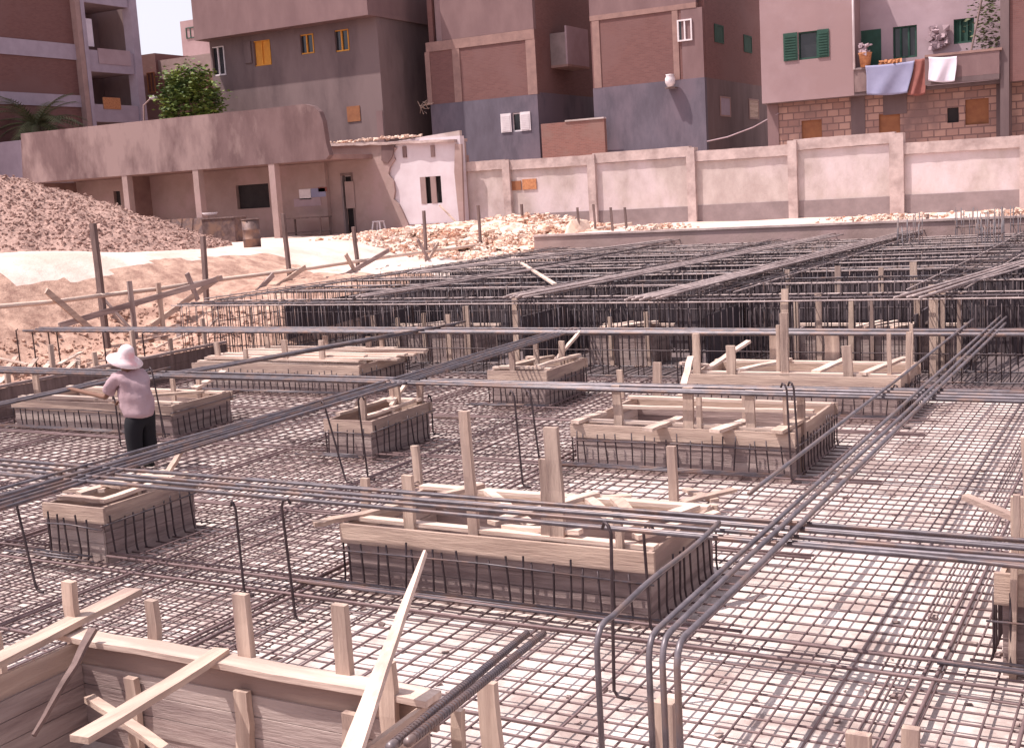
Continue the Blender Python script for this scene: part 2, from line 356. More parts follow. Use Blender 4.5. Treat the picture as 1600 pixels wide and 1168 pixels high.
for c in (6.7, 8.3, 8.64, 8.74, 10.72, 10.8, 13.6, 13.72, 16.3, 16.4, 17.3): matbar(rest, 'x', c, .04, -19.4, -2.9 if c > 8.7 else 7, .014)
ro = rest.build('bars', 'matbar', rm, True); ro['kind'] = 'stuff'

def lit():
    return (R.uniform(-18, 3), R.uniform(4, 20.5), FL + .012)
lt = stones(1100, lit, '', '', .012, .04, .35).build('litter', 'wood3'); lt['kind'] = 'stuff'; tag(lt, 'wood chips and crumbs of concrete littering the pit floor under the mat', 'litter')
# ------------------------------------------------------------------ formwork boxes
def bar_skirt(key, label, h=.42, step=.145):
    x0, x1, y0, y1 = FORMS[key]; t = thing('starter_bars', label, 'rebar', ((x0 + x1) / 2, (y0 + y1) / 2, 0), 'bent starter bars round the formwork boxes')
    o = .07; n = 0
    for side in range(3):
        if side == 0: a, b, fn = x0 + .05, x1 - .05, lambda s: (s, y0 - o, 0, -1)
        elif side == 1: a, b, fn = y0 + .05, y1 - .05, lambda s: (x1 + o, s, 1, 0)
        else: a, b, fn = y0 + .05, y1 - .05, lambda s: (x0 - o, s, -1, 0)
        s = a
        while s < b and n < 100:
            x, y, dx, dy = fn(s + R.uniform(-.03, .03)); hh = h + R.uniform(-.05, .05); l = R.uniform(-.035, .035)
            MB().tube([(x + dx * .02, y + dy * .02, -.02), (x + dx * .008, y + dy * .008, 0), (x, y, .06), (x + l * (dx == 0) * .6, y + l * (dy == 0) * .6, hh * .6), (x + l * (dx == 0), y + l * (dy == 0), hh)], .010, 6).build('upright_bar', 'steel_d', t, True)
            s += step + R.uniform(-.015, .02); n += 1
    for zz in (.33,):
        MB().tube([(x0 - .1, y0 - o - .015, zz), ((x0 + x1) / 2, y0 - o - .02, zz + .02), (x1 + .08, y0 - o - .015, zz - .01)], .009, 6).build('tie_bar', 'steel', t, True)
        MB().tube([(x1 + o + .015, y0 - .1, zz + .03), (x1 + o + .02, y1 + .05, zz + .05)], .009, 6).build('tie_bar', 'steel', t, True)
    for k in range(3):
        MB().tube([(x0 - .2 - .1 * k, y0 - .14 - .07 * k, .05), (x1 + .1 + R.uniform(-.4, .2), y0 - .14 - .07 * k, .05)], .012, 6).build('floor_bar', 'steel', t, True)
    return t
def planks(mb, ax_, a0, a1, c, out, z0, z1, rows, th=.028):
    """rows of boards forming one side panel; ax_ is the direction they run"""
    hgt = (z1 - z0) / rows
    for k in range(rows):
        o = R.uniform(-.005, .005); e = R.uniform(-.03, .04) ; lo = z0 + k * hgt; hi = lo + hgt - .005
        c0, c1 = sorted((c + o, c + o - out * th))
        if ax_ == 'x': mb.box(a0 - .0, a1 + e * 0, c0, c1, lo, hi)
        else: mb.box(c0, c1, a0, a1, lo, hi)
def formwork(key, label, h=.56, top=.15, stakes=(), braces=(), rails=True, grp='formwork boxes standing in the rebar mat'):
    x0, x1, y0, y1 = FORMS[key]; t = thing('formwork_box', label, 'formwork', ((x0 + x1) / 2, (y0 + y1) / 2, 0), grp)
    for i, (d, a0, a1, c, out) in enumerate((('x', x0, x1, y0, -1), ('y', y0 + .034, y1 - .034, x1, 1), ('x', x0, x1, y1, 1), ('y', y0 + .034, y1 - .034, x0, -1))):
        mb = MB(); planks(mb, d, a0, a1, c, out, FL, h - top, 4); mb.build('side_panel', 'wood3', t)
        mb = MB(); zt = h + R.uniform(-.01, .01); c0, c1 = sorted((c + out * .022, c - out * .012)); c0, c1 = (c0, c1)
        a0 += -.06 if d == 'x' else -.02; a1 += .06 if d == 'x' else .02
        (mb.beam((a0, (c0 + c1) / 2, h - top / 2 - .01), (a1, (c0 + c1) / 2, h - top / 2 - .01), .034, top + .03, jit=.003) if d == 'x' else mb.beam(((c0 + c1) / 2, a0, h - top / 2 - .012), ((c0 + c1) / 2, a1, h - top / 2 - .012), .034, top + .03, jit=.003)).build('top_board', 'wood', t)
    if rails:
        for yy in (y0 + .17, y1 - .17): MB().beam((x0 - .04, yy, h + .01 + R.uniform(0, .02)), (x1 + .03, yy + R.uniform(-.05, .05), h + .012), .10, .035, jit=.004).build('rail', 'wood2', t)
    for s in stakes:
        x, y, zt, wd = s[:4]; dx = s[4] if len(s) > 4 else R.uniform(-.03, .03)
        MB().beam((x, y, FL), (x + dx, y + R.uniform(-.02, .02), zt), wd, .05, (0, 1, 0), jit=.007, n=6, taper=R.uniform(.82, 1.06)).build('stake', R.choice(('wood', 'wood', 'wood_b')), t)
    for b in braces:
        p, q = b[0], b[1]; wd = b[2] if len(b) > 2 else .1
        MB().beam(p, q, wd, .04, jit=.006, n=5, taper=R.uniform(.8, 1.05)).build('brace', R.choice(('wood2', 'wood2', 'wood')) if len(b) < 4 else b[3], t)
    return t
formwork('big', 'largest formwork box, middle foreground, under the nearest long bar bundle, with three tall stakes', .56, .15,
    stakes=[(-6.12, 8.98, 1.03, .11), (-5.42, 8.98, 1.64, .10), (-4.60, 8.98, 1.53, .14), (-4.72, 9.0, 1.25, .11), (-6.9, 9.4, .85, .09), (-4.0, 8.93, .86, .06)],
    braces=[((-6.7, 9.05, .60), (-6.1, 10.3, .62)), ((-6.0, 10.2, .60), (-4.95, 9.2, .58), .09), ((-5.35, 9.15, .60), (-4.85, 10.3, .62), .13), ((-4.55, 10.1, .64), (-3.85, 9.1, .62), .12), ((-4.9, 10.2, .60), (-4.1, 9.2, .63), .1),
            ((-4.1, 9.1, .66), (-3.72, 9.95, .66), .13), ((-3.9, 8.98, .64), (-3.45, 9.75, .68), .09), ((-7.0, 8.7, .58), (-6.7, 9.05, .60), .12), ((-5.2, 9.1, .59), (-4.4, 9.0, .64), .07)])
bar_skirt('big', 'row of starter bars bent up against the largest foreground formwork box')
formwork('long', 'long formwork box beyond the largest one, with rails and four short cross pieces', .52, .14,
    stakes=[(-6.2, 13.98, 1.02, .12), (-5.28, 13.98, 1.02, .13), (-5.12, 13.98, .9, .06), (-4.48, 13.98, 1.0, .12), (-4.07, 13.99, 1.0, .05), (-3.98, 14.3, .98, .09), (-6.5, 16.0, 1.0, .13)],
    braces=[((-6.75, 13.8, .56), (-6.62, 14.4, .58), .13), ((-5.65, 13.55, .56), (-5.5, 14.3, .57), .15), ((-4.82, 13.6, .56), (-4.62, 14.3, .57), .15), ((-4.1, 13.7, .56), (-3.98, 14.5, .6), .16), ((-6.7, 14.95, .55), (-4.0, 15.0, .57), .09), ((-6.1, 15.9, .55), (-6.2, 16.6, 1.0), .1)])
bar_skirt('long', 'row of starter bars against the long formwork box with four cross pieces')
formwork('small', 'small open topped formwork box left of centre between two bar bundles', .50, .14,
    stakes=[(-9.92, 13.64, .82, .08), (-9.95, 14.55, .86, .08), (-10.48, 14.3, .62, .07), (-9.88, 15.0, .9, .09), (-10.42, 15.1, .8, .07)],
    braces=[((-10.45, 13.75, .54), (-10.4, 15.1, .55), .08), ((-9.95, 13.7, .53), (-9.9, 15.1, .55), .09), ((-10.5, 14.9, .55), (-9.8, 14.9, .56), .12), ((-9.98, 14.4, .56), (-9.96, 15.0, .95), .06)], rails=False)
bar_skirt('small', 'row of starter bars round the small open formwork box left of centre')
formwork('left', 'formwork box at the left under the crossing bundles, with scrap boards heaped on top', .53, .14,
    stakes=[(-9.85, 9.3, .66, .07)], braces=[((-10.5, 8.85, .56), (-9.85, 8.85, .57), .11), ((-10.4, 9.0, .57), (-10.1, 10.0, .6), .13), ((-9.85, 8.8, .57), (-9.8, 10.0, .6), .1), ((-10.5, 9.6, .59), (-9.8, 9.75, .6), .16), ((-10.75, 9.1, .55), (-10.2, 9.2, .57), .06), ((-10.3, 9.3, .62), (-9.9, 9.2, .64), .14, 'wood')], rails=False)
bar_skirt('left', 'row of starter bars against the scrap topped formwork box at the left')
formwork('leftfar', 'long grey formwork box behind the man in the hat', .46, .13,
    stakes=[(-17.3, 14.35, .9, .13), (-16.7, 15.4, .85, .1), (-15.1, 15.3, .7, .09), (-14.6, 15.4, .8, .08)], braces=[((-17.6, 14.4, .5), (-15.2, 14.35, .5), .14), ((-15.9, 14.3, .5), (-14.3, 15.2, .52), .1), ((-14.6, 15.3, .55), (-14.45, 15.9, .75), .18)])
bar_skirt('leftfar', 'row of starter bars against the grey formwork box behind the man', .3)
formwork('mid', 'small formwork box far in the middle of the mat with splayed scraps on top', .58, .14,
    stakes=[(-9.75, 17.65, .95, .1), (-9.3, 18.6, .95, .1), (-9.95, 18.9, .9, .09), (-9.5, 18.1, .85, .07)], braces=[((-10.0, 17.7, .62), (-9.2, 17.75, .62), .12), ((-9.4, 18.6, .62), (-9.15, 19.1, 1.05), .08), ((-9.9, 17.8, .62), (-9.6, 18.9, .64), .1), ((-9.3, 17.7, .64), (-9.15, 19.0, .66), .1)])
bar_skirt('mid', 'row of starter bars round the small far formwork box in the middle')
formwork('wide', 'wide formwork box at the far right of the mat with crossed braces and many stakes', .58, .15,
    stakes=[(-6.5, 17.68, 1.2, .13), (-5.98, 17.72, 1.02, .14), (-5.15, 17.75, 1.5, .12), (-5.3, 17.9, 1.3, .06), (-5.75, 19.2, 1.0, .14), (-4.15, 17.7, 1.02, .13, -.08), (-3.62, 17.75, 1.2, .06), (-3.48, 18.3, 1.15, .07), (-4.8, 19.2, 1.02, .24), (-3.55, 18.9, 1.2, .05)],
    braces=[((-6.4, 17.8, .62), (-6.0, 18.7, .95), .12), ((-5.9, 17.75, .62), (-5.4, 18.9, .64), .13), ((-4.7, 17.8, .62), (-4.5, 18.9, .66), .14), ((-4.0, 17.7, .62), (-3.6, 18.8, .7), .12), ((-6.75, 17.6, .75), (-6.4, 17.9, .68), .1)])
bar_skirt('wide', 'row of starter bars against the wide formwork box at the far right')
formwork('planky', 'long formwork box far left under a loose stack of pale planks', .52, .14,
    stakes=[(-16.75, 18.3, .92, .12), (-16.0, 18.25, .8, .1), (-15.0, 18.25, .98, .12), (-14.15, 18.25, .98, .12), (-13.9, 19.4, .9, .12), (-13.6, 19.5, .95, .1), (-16.3, 19.3, .9, .1), (-15.0, 19.5, .9, .1)])
bar_skirt('planky', 'row of starter bars against the plank covered formwork box far left')
formwork('right', 'formwork box cut by the right edge of the picture, with three tall split stakes', .66, .2,
    stakes=[(-.98, 8.8, 1.25, .05), (-.93, 8.93, 1.2, .10), (-.82, 8.95, 1.62, .14, -.06)], braces=[((-1.35, 9.15, 1.12), (-.85, 8.9, 1.0), .07), ((-.85, 8.75, .75), (-.6, 9.0, .8), .1)])
bar_skirt('right', 'row of starter bars round the formwork box at the right edge', .5)
formwork('near', 'formwork box in the bottom left foreground, seen into from above', .62, .15,
    stakes=[(-6.81, 5.72, 1.0, .11), (-6.03, 5.70, .95, .085), (-5.2, 5.68, 1.08, .12), (-4.42, 5.68, 1.11, .115), (-3.98, 5.5, .86, .12), (-3.42, 5.72, .74, .13), (-3.72, 5.8, .5, .08), (-7.5, 5.6, .56, .1), (-5.15, 5.53, .5, .12), (-4.3, 5.53, .5, .12), (-6.1, 5.53, .45, .1)],
    braces=[((-5.24, 4.35, .68), (-5.38, 5.66, .69), .13), ((-6.3, 5.35, .36), (-4.3, 4.6, .36), .07, 'wood'), ((-5.6, 4.6, .3), (-4.2, 4.1, .3), .09, 'wood')], rails=False)
# flat rail nailed on the far side, walked-on and grey
tag(MB().beam((-6.75, 5.60, .655), (-3.72, 5.58, .655), .17, .04, n=8, jit=.006).build('plank', 'wood2'), 'flat plank lying along the far rim of the bottom left formwork box', 'plank', 'loose planks and battens')
tag(MB().beam((-6.55, 4.35, .72), (-6.83, 6.32, .72), .15, .045, n=6, jit=.004).build('plank', 'wood'), 'plank laid diagonally across the corner of the bottom left formwork box', 'plank', 'loose planks and battens')
tag(MB().beam(az(148, 985, .76), az(55, 1152, .3), .06, .03, n=6, jit=.01, taper=.3).build('split_batten', 'post'), 'thin split batten leaning down into the bottom left formwork box', 'batten', 'loose planks and battens')
lp = MB().beam((-3.70, 4.50, .45), (-4.02, 6.05, 1.36), .155, .035, up=(0, -.6, .8), n=8, jit=.003, taper=.10); tag(lp.build('pointed_plank', 'wood2'), 'long pointed plank leaning up out of the foreground formwork', 'plank', 'loose planks and battens')

# ------------------------------------------------------------------ bundles of long bars
def longbar(pts, r, m, par, wob=.012, seg=26, name='long_bar', ribs=False):
    P = [Vector(p) for p in pts]; L = sum((P[i + 1] - P[i]).length for i in range(len(P) - 1)); out = []
    ph = [R.uniform(0, 6.3) for _ in range(4)]
    for i in range(len(P) - 1):
        l = (P[i + 1] - P[i]).length; n = max(1, int(seg * l / L))
        for k in range(n): out.append(P[i].lerp(P[i + 1], k / n))
    out.append(P[-1]); d = (P[-1] - P[0]).normalized(); s = Vector((-d.y, d.x, 0))
    out = [p + s * wob * math.sin(k * .33 + ph[0]) + Vector((0, 0, 1)) * wob * .7 * math.sin(k * .37 + ph[1]) for k, p in enumerate(out)]
    return MB().tube(out, r, 8).build(name, m, par, True)
def xbundle(label, Y, z, x0, x1, n, spread, r, dy=0.):
    t = thing('bar_bundle', label, 'rebar bundle', (x0, Y, z), 'bundles of long rebar over the mat')
    for k in range(n):
        a = Y + spread * (k / (n - 1) - .5) + R.uniform(-.03, .03); b = Y + spread * ((k + (k % 2) * .8) / (n - 1) - .55) + R.uniform(-.05, .05) + dy
        mid = (x0 + x1) / 2 + R.uniform(-2, 2); ym = (a + b) / 2 + R.uniform(-.04, .04)
        longbar([(x0 + R.uniform(-.3, .3), a, z + R.uniform(-.02, .02)), (mid, ym, z - .03 + R.uniform(-.02, .02)), (x1 + R.uniform(-.5, .5), b, z + R.uniform(-.02, .02))], r, 'steel_l' if k % 3 == 1 else 'steel', t)
    return t
xbundle('nearest bar bundle running left to right over the largest formwork box', 8.40, .99, -14, 5, 7, .60, .0175)
longbar([(-2.55, 8.12, .97), (-.5, 8.02, .97), (5, 8.0, .97)], .017, 'steel', thing('loose_bar', 'single dark bar lying just in front of the nearest long bundle at the right', 'rebar', (-2.5, 8.1, .97)))
xbundle('second bar bundle running left to right, behind the man at shoulder height', 14.12, 1.0, -19.2, 6, 7, .55, .021)
xbundle('farthest straight bar bundle running left to right, propped at its left end', 19.4, 1.03, -23.3, 8, 7, .7, .025)
def ybundle(label, pts_list, r=.017, m=None, grp='bundles of long rebar over the mat'):
    t = thing('bar_bundle', label, 'rebar bundle', pts_list[0][0], grp)
    for k, p in enumerate(pts_list): longbar(p, r, m or ('steel_l' if k % 2 else 'steel'), t, .008 if len(p) > 2 or r > .02 else 0)
    return t
def bent(x, y0, y1, z, dx=0., foot=0.):
    a = [(x, y0, foot), (x, y0, z - .13), (x, y0 + .02, z - .06), (x, y0 + .06, z - .015), (x, y0 + .13, z)]
    return a
def bentbar(par, x, y0, y1, z, dx, r=.0185, foot=-.02):
    pts = [Vector(p) for p in bent(x, y0, y1, z, dx, foot)]; n = 24
    for k in range(1, n + 1):
        t = k / n; pts.append(Vector((x + dx * t + .006 * math.sin(k * .35 + x * 50), y0 + .13 + (y1 - y0 - .13) * t, z + .006 * math.sin(k * .3 + x * 20))))
    MB().tube(pts, r, 10).build('bent_bar', 'steel_l', par, True)
t = thing('bar_bundle', 'bar bundle at the right running away, near ends bent down to the mat', 'rebar bundle', (-2.45, 6, 0), 'bundles of long rebar over the mat')
bentbar(t, -2.86, 5.98, 8.25, 1.04, -.05); bentbar(t, -2.52, 5.92, 21.2, 1.05, -.03); bentbar(t, -2.44, 5.92, 21.0, 1.05, .0); bentbar(t, -2.36, 5.93, 20.4, 1.03, -.02, .02)
longbar([(-2.95, 9.1, 1.05), (-2.92, 15, 1.04), (-2.9, 20.6, 1.06)], .0185, 'steel_l', t, .008)
for (x_, ya, yb) in ((-2.9, 8.0, 8.3),): pass
ybundle('bundle of bars crossing the left half diagonally just in front of the man', [[(-9.15 - .13 * k + R.uniform(-.02, .02), 5.5, 1.0 + R.uniform(-.02, .02)), (-9.3 - .085 * k, 12, 1.0), (-9.4 - .08 * k, 19.9 + R.uniform(-.7, .5), 1.02)] for k in range(6)], .0165)
ybundle('bundle of bars at far left that the man grips, ending beside him', [[(-14.0 - .07 * k, 9.5, 1.02 + R.uniform(-.02, .02)), (-14.2 - .05 * k, 12.0, 1.03), (-14.25 - .04 * k, 14.2 + R.uniform(-.6, .3), 1.04)] for k in range(6)], .018)
ybundle('tight bundle of bars slanting away behind the man towards the plank stack', [[(-14.25 + .05 * k, 13.6, .98), (-13.5 + .05 * k, 15.7, 1.0 + .03 * (k % 2)), (-12.5 + .05 * k, 18.9 + .3 * k, 1.04 + .03 * (k % 2))] for k in range(6)], .021)
ybundle('thick pair of ribbed bars rising out of the bottom foreground beside the pointed plank', [[az(852, 990, 1.5), az(640, 1160, 1.9)], [az(826, 990, 1.5), az(612, 1168, 1.9)]], .0155, 'steel_l')
# ribs of those two bars
for o in [o for o in COL.objects if o.name.startswith('bar_bundle') and 'ribbed' in o['label']]:
    for (p, q) in ((az(852, 990, 1.5), az(640, 1160, 1.9)), (az(826, 990, 1.5), az(612, 1168, 1.9))):
        mb = MB(); L = (q - p).length; d = (q - p).normalized()
        for k in range(int(L / .03)): c = p + d * (.03 * k); mb.tube([c, c + d * .009 + Vector((0, 0, .0))], .0172, 10)
        mb.build('ribs', 'steel', o)
# hooked supports that carry the bundles
hooks = [((442, 780), (465, 970), 'left of the largest formwork box, right one of a pair'), ((370, 785), (385, 930), 'left of the largest formwork box, left one of a pair'), ((28, 780), (60, 925), 'by the left edge of the picture, in front of the scrap topped box'),
         ((510, 628), (543, 755), 'at the left corner of the small open formwork box'), ((562, 620), (578, 750), 'in front of the small open formwork box'), ((806, 612), (820, 762), 'left one of a pair between the small and the long box'), ((832, 612), (850, 755), 'right one of a pair between the small and the long box'),
         ((957, 818), (963, 1090), 'tall and hooked in front of the largest box near its right corner'), ((1008, 820), (1020, 990), 'at the right corner of the largest box'), ((1232, 600), (1240, 755), 'left of a pair at the right end of the long box'), ((1243, 598), (1253, 750), 'right one of a pair at the right end of the long box'),
         ((1407, 620), (1412, 670), 'short, under the second bundle near the right'), ((182, 620), (192, 700), 'thin, just left of the man'), ((678, 640), (680, 680), 'short, right of the small open formwork box'), ((240, 575), (262, 690), 'behind the man'), ((1060, 545), (1063, 605), 'in the distance left of the wide box')]
for (a, b, where) in hooks:
    f = az(b[0], b[1], .0); tp = ay(a[0], a[1], f.y); zt = min(max(tp.z, .6), 1.25)
    s = 1 if R.random() < .5 else -1
    tag(MB().tube([(f.x + .12, f.y - .02, .015), (f.x + .03, f.y, .01), (f.x, f.y, .05), (tp.x, f.y, zt - .07), (tp.x + s * .02, f.y, zt - .015), (tp.x + s * .055, f.y + .02, zt - .0), (tp.x + s * .075, f.y + .03, zt - .05)], .0125, 7).build('support_bar', 'steel_d', smooth=True),
        'hooked support bar ' + where.replace('by the left edge of the picture, in front of the', 'near the left edge before the'), 'rebar', 'hooked bars holding up the bundles')
for i, (px, py) in enumerate(((30, 527), (55, 527), (80, 527), (97, 560), (170, 570), (228, 540))):
    p = ay(px, py, 19.4 - .1 * i)
    tag(MB().tube([(p.x, p.y, .0), (p.x - .01, p.y, .6), (p.x - .02, p.y, 1.0), (p.x + .05, p.y, 1.03)], .016, 6).build('support_bar', 'steel_d', smooth=True), 'upright prop under the left end of the farthest straight bundle, %s from its tip' % ('first second third fourth fifth sixth'.split()[i]), 'rebar', 'hooked bars holding up the bundles')

# ------------------------------------------------------------------ deep beam cages across the back of the pit
def cage(axis, a0, a1, c0, c1, label, z1=1.35, step=.2, top=6, r=.012):
    t = thing('beam_cage', label, 'rebar cage', (a0, c0, 0) if axis == 'x' else (c0, a0, 0), 'deep beam cages at the back of the pit')
    P = (lambda s, c, z: (s, c, z)) if axis == 'x' else (lambda s, c, z: (c, s, z))
    z0 = FL + .06; n = int((a1 - a0) / step); step = (a1 - a0) / n
    me = None; wm = .008 if r < .013 else .01
    loop = MB().tube([P(0, 0, z0), P(0, 0, z1), P(0, c1 - c0, z1), P(0, c1 - c0, z0), P(0, 0, z0)], wm, 5)
    lo2 = MB().tube([P(0, .03, z0 + .3), P(.01, .0, z1 + .05), P(.0, c1 - c0 + .01, z1 + .03), P(0, c1 - c0, z0), P(0, .03, z0 + .02)], wm, 5)
    m1 = loop.build('stirrup', 'steel_d', t, True); m2 = lo2.build('stirrup', 'steel', t, True); m1.matrix_parent_inverse = m2.matrix_parent_inverse = Matrix.Identity(4)
    cnt = 0; rest = []
    for k in range(n + 1):
        pos = Vector(P(step * k + R.uniform(-.05, .05), R.uniform(-.03, .03), R.uniform(-.03, .03)))
        src = m1 if k % 3 else m2
        if k < 2: o = (m1, m2)[k]; o.location = pos; continue
        if cnt < 98:
            o = src.copy(); COL.objects.link(o); o.parent = t; o.location = pos; o.rotation_euler = (0, 0, R.uniform(-.05, .05)); cnt += 1
        else: rest.append((src, pos))
    if rest:
        mb = MB()
        for src, pos in rest:
            b0 = len(mb.v); mb.v += [tuple(v.co + pos) for v in src.data.vertices]; mb.f += [tuple(b0 + i for i in p.vertices) for p in src.data.polygons]
        o = mb.build('stirrups', 'steel_d', t, True); o.matrix_parent_inverse = Matrix.Identity(4); o['kind'] = 'stuff'
    if axis == 'x' and c0 > 24: MB().box(a0 + (5 if c0 < 25 else .4), a1, c0 + .08, c0 + .12, FL, 1.12 + .02 * (c0 % 3)).build('side_panel', 'ply', t)  # dark sheet added so the cage behind looks shaded
    if axis == 'y': MB().box(c0 + .08, c0 + .12, a0 + (2.6 if c0 < -19 else .1), a1, FL, .95).build('side_panel', 'ply', t)  # same added sheet, with the shade in its colour
    for k in range(top):
        cc = c0 + (c1 - c0) * k / (top - 1) + R.uniform(-.03, .03)
        for zz, m in ((z1 + .03, 'dusty'), (z0 + .02, 'steel')) if k in (0, top - 1) else ((z1 + R.uniform(-.05, .05), 'steel_d' if k % 2 else 'steel'),):
            longbar([P(a0 - .2, cc, zz), P((a0 + a1) / 2, cc + R.uniform(-.04, .04), zz - .03), P(a1 + .3, cc, zz)], .014, m, t, .012, 16)
    for zz in (.45, .85): longbar([P(a0, c0 - .01, zz), P(a1, c0 - .01, zz)], .010, 'steel_d', t, .01, 12)
    return t
XC = [(21.0, 22.1, -20.3, 'front'), (24.4, 25.6, -20.3, 'second'), (27.4, 28.2, -20.0, 'third'), (29.9, 31.0, -20.2, 'fourth'), (32.2, 33.0, -20.2, 'fifth'), (34.6, 35.4, -20.2, 'sixth'), (37.0, 37.8, -20, 'seventh'), (39.2, 40.2, -19.8, 'hindmost')]
for (c0, c1, a0, nm) in XC: cage('x', a0, 6 if c0 < 26 else 3, c0, c1, nm + ' deep beam cage running left to right across the back of the pit', step=.125 if c0 < 26 else .16, r=.014)
for (c0, c1, nm) in ((-20.4, -19.6, 'leftmost'), (-16.2, -15.5, 'second from the left'), (-12.1, -11.3, 'third from the left'), (-8.1, -7.3, 'fourth from the left'), (-4.2, -3.2, 'rightmost in view')):
    cage('y', 22.2, 40.2, c0, c1, 'deep beam cage running towards the boundary wall, ' + nm, z1=1.40, step=.24)
def ladder(pts_list, label): return ybundle(label, pts_list, .021, 'dusty', 'long bars lying on the back cages')
def slope_b(a, b, n, z=1.5, sp=.07):
    p = az(*a, z); q = az(*b, z); return [[p + Vector((sp * k, 0, .03 * (k % 2))), q + Vector((sp * k, R.uniform(-1.5, 1.), .03 * (k % 2)))] for k in range(n)]
ladder(slope_b((640, 428), (1060, 374), 7), 'long bars lying on the back cages along their left rim')
ladder(slope_b((790, 466), (1300, 368), 7), 'long bars lying on the back cages, middle line')
ladder(slope_b((980, 470), (1200, 420), 6), 'shorter bars on the back cages between the middle and right lines')
ladder(slope_b((990, 468), (1462, 352), 8, sp=.08), 'thick run of long bars climbing over the back cages to the right')
ladder(slope_b((1400, 466), (1600, 406), 6, sp=.1), 'bars on the back cages at the right edge of the picture')
ladder(slope_b((560, 465), (940, 405), 3), 'thin run of bars on the back cages left of the middle line')
tag(MB().beam(az(818, 412, 1.5), az(870, 445, 1.5), .09, .04).build('plank', 'wood2'), 'pale batten dropped across the middle of the back cages', 'plank', 'loose planks and battens')
for i, (X, Y, nm) in enumerate(((-6.2, 40.6, 'leftmost'), (-5.3, 39.0, 'second'), (-4.6, 40.8, 'third'), (-4.9, 36.0, 'fourth'), (-3.9, 37.6, 'rightmost'), (-7.3, 37.0, 'nearest to the centre'))):
    t = thing('column_cage', 'tall column starter cage among the back cages at the right, ' + nm, 'rebar cage', (X, Y, 0), 'column starter cages at the back right')
    for k in range(12):
        a, b = (k % 4) * .2, (k // 4) * .35; MB().tube([(X + a, Y + b, FL), (X + a + R.uniform(-.05, .05), Y + b, R.uniform(1.75, 2.25))], .016, 5).build('upright_bar', 'steel', t, True)
    for zz in (.4, .8, 1.2, 1.6): MB().tube([(X, Y, zz), (X + .6, Y, zz), (X + .6, Y + .7, zz), (X, Y + .7, zz), (X, Y, zz)], .012, 5).build('hoop', 'steel_d', t, True)
# the low formwork seen through the front cage, and its stakes
def lowform(x0, x1, y, label, st):
    t = thing('formwork_box', label, 'formwork', (x0, y, 0), 'formwork between the back cages')
    for yy in (y, y + .9):
        mb = MB(); planks(mb, 'x', x0, x1, yy, -1, FL, .6, 3); mb.build('side_panel', 'wood3', t); MB().beam((x0 - .1, yy, .63), (x1 + .1, yy, .63), .1, .05, jit=.004).build('rail', 'wood2', t)
    for xx in (x0, x1): mb = MB(); planks(mb, 'y', y + .01, y + .86, xx, 1, FL, .6, 3); mb.build('side_panel', 'wood3', t)
    for i in range(4): a = R.uniform(x0, x1 - .8); MB().beam((a, y + .05, .68), (a + R.uniform(.2, .9), y + .85, .7), .1, .035).build('brace', 'wood2', t)
    for (xx, zt, wd) in st: MB().beam((xx, y - .06, FL), (xx + R.uniform(-.05, .05), y - .06, zt), wd, .05, (0, 1, 0), jit=.004).build('stake', 'wood', t)
lowform(-6.4, -3.5, 22.6, 'low formwork with tall stakes behind the wide box, through the front cage', [(-6.5, 1.35, .12), (-6.3, 1.2, .08), (-5.9, 1.3, .07), (-5.3, 1.25, .1), (-4.9, 1.3, .08), (-4.1, 1.25, .1), (-3.7, 1.3, .16), (-3.4, 1.3, .09)])
lowform(-16.4, -13.3, 22.6, 'low formwork seen through the front cage behind the plank stack', [(-15.9, .95, .1), (-15.3, .9, .08), (-14.6, 1.0, .08), (-13.5, 1.15, .14)])
lowform(-10.6, -9.2, 22.6, 'low narrow formwork seen through the front cage right of centre', [(-10.1, .9, .08), (-9.3, 1.0, .08)])
lowform(-8.2, -4.5, 26.2, 'low formwork between the second and third back cages at the right', [(-7.5, 1.5, .1), (-6.4, 1.55, .12), (-5.5, 1.5, .1), (-4.8, 1.6, .14)])
for i, (px, py, zt) in enumerate(((1232, 590, 1.55), (1283, 580, 1.4), (812, 575, 1.5), (706, 575, 1.1), (1460, 580, 1.5))):
    p = az(px, py, 0); tag(MB().beam((p.x, p.y, FL), (p.x, p.y + .05, zt), .12, .05, (0, 1, 0), jit=.006, n=5).build('stake', 'wood'), 'upright stake in front of the front back cage, %s' % ('fourth from the left', 'rightmost but one', 'second from the left and tallest', 'leftmost', 'rightmost of all')[i], 'stake', 'stakes before the front cage')
# loose planks stacked on the far left box
for i in range(9):
    yy = 18.2 + .17 * i; a = -17.1 + R.uniform(-.6, .3) + .1 * i; tag(MB().beam((a, yy + R.uniform(-.1, .1), .60 + .03 * (i % 3)), (-13.0 + R.uniform(-.5, .6), yy + R.uniform(-.25, .25), .60 + .035 * (i % 3)), .13, .035, jit=.004, n=4).build('plank', 'wood2'),
        'pale plank stacked on the far left formwork box, %s from the near side' % ('first second third fourth fifth sixth seventh eighth ninth'.split()[i]), 'plank', 'planks stacked on the far left formwork box')
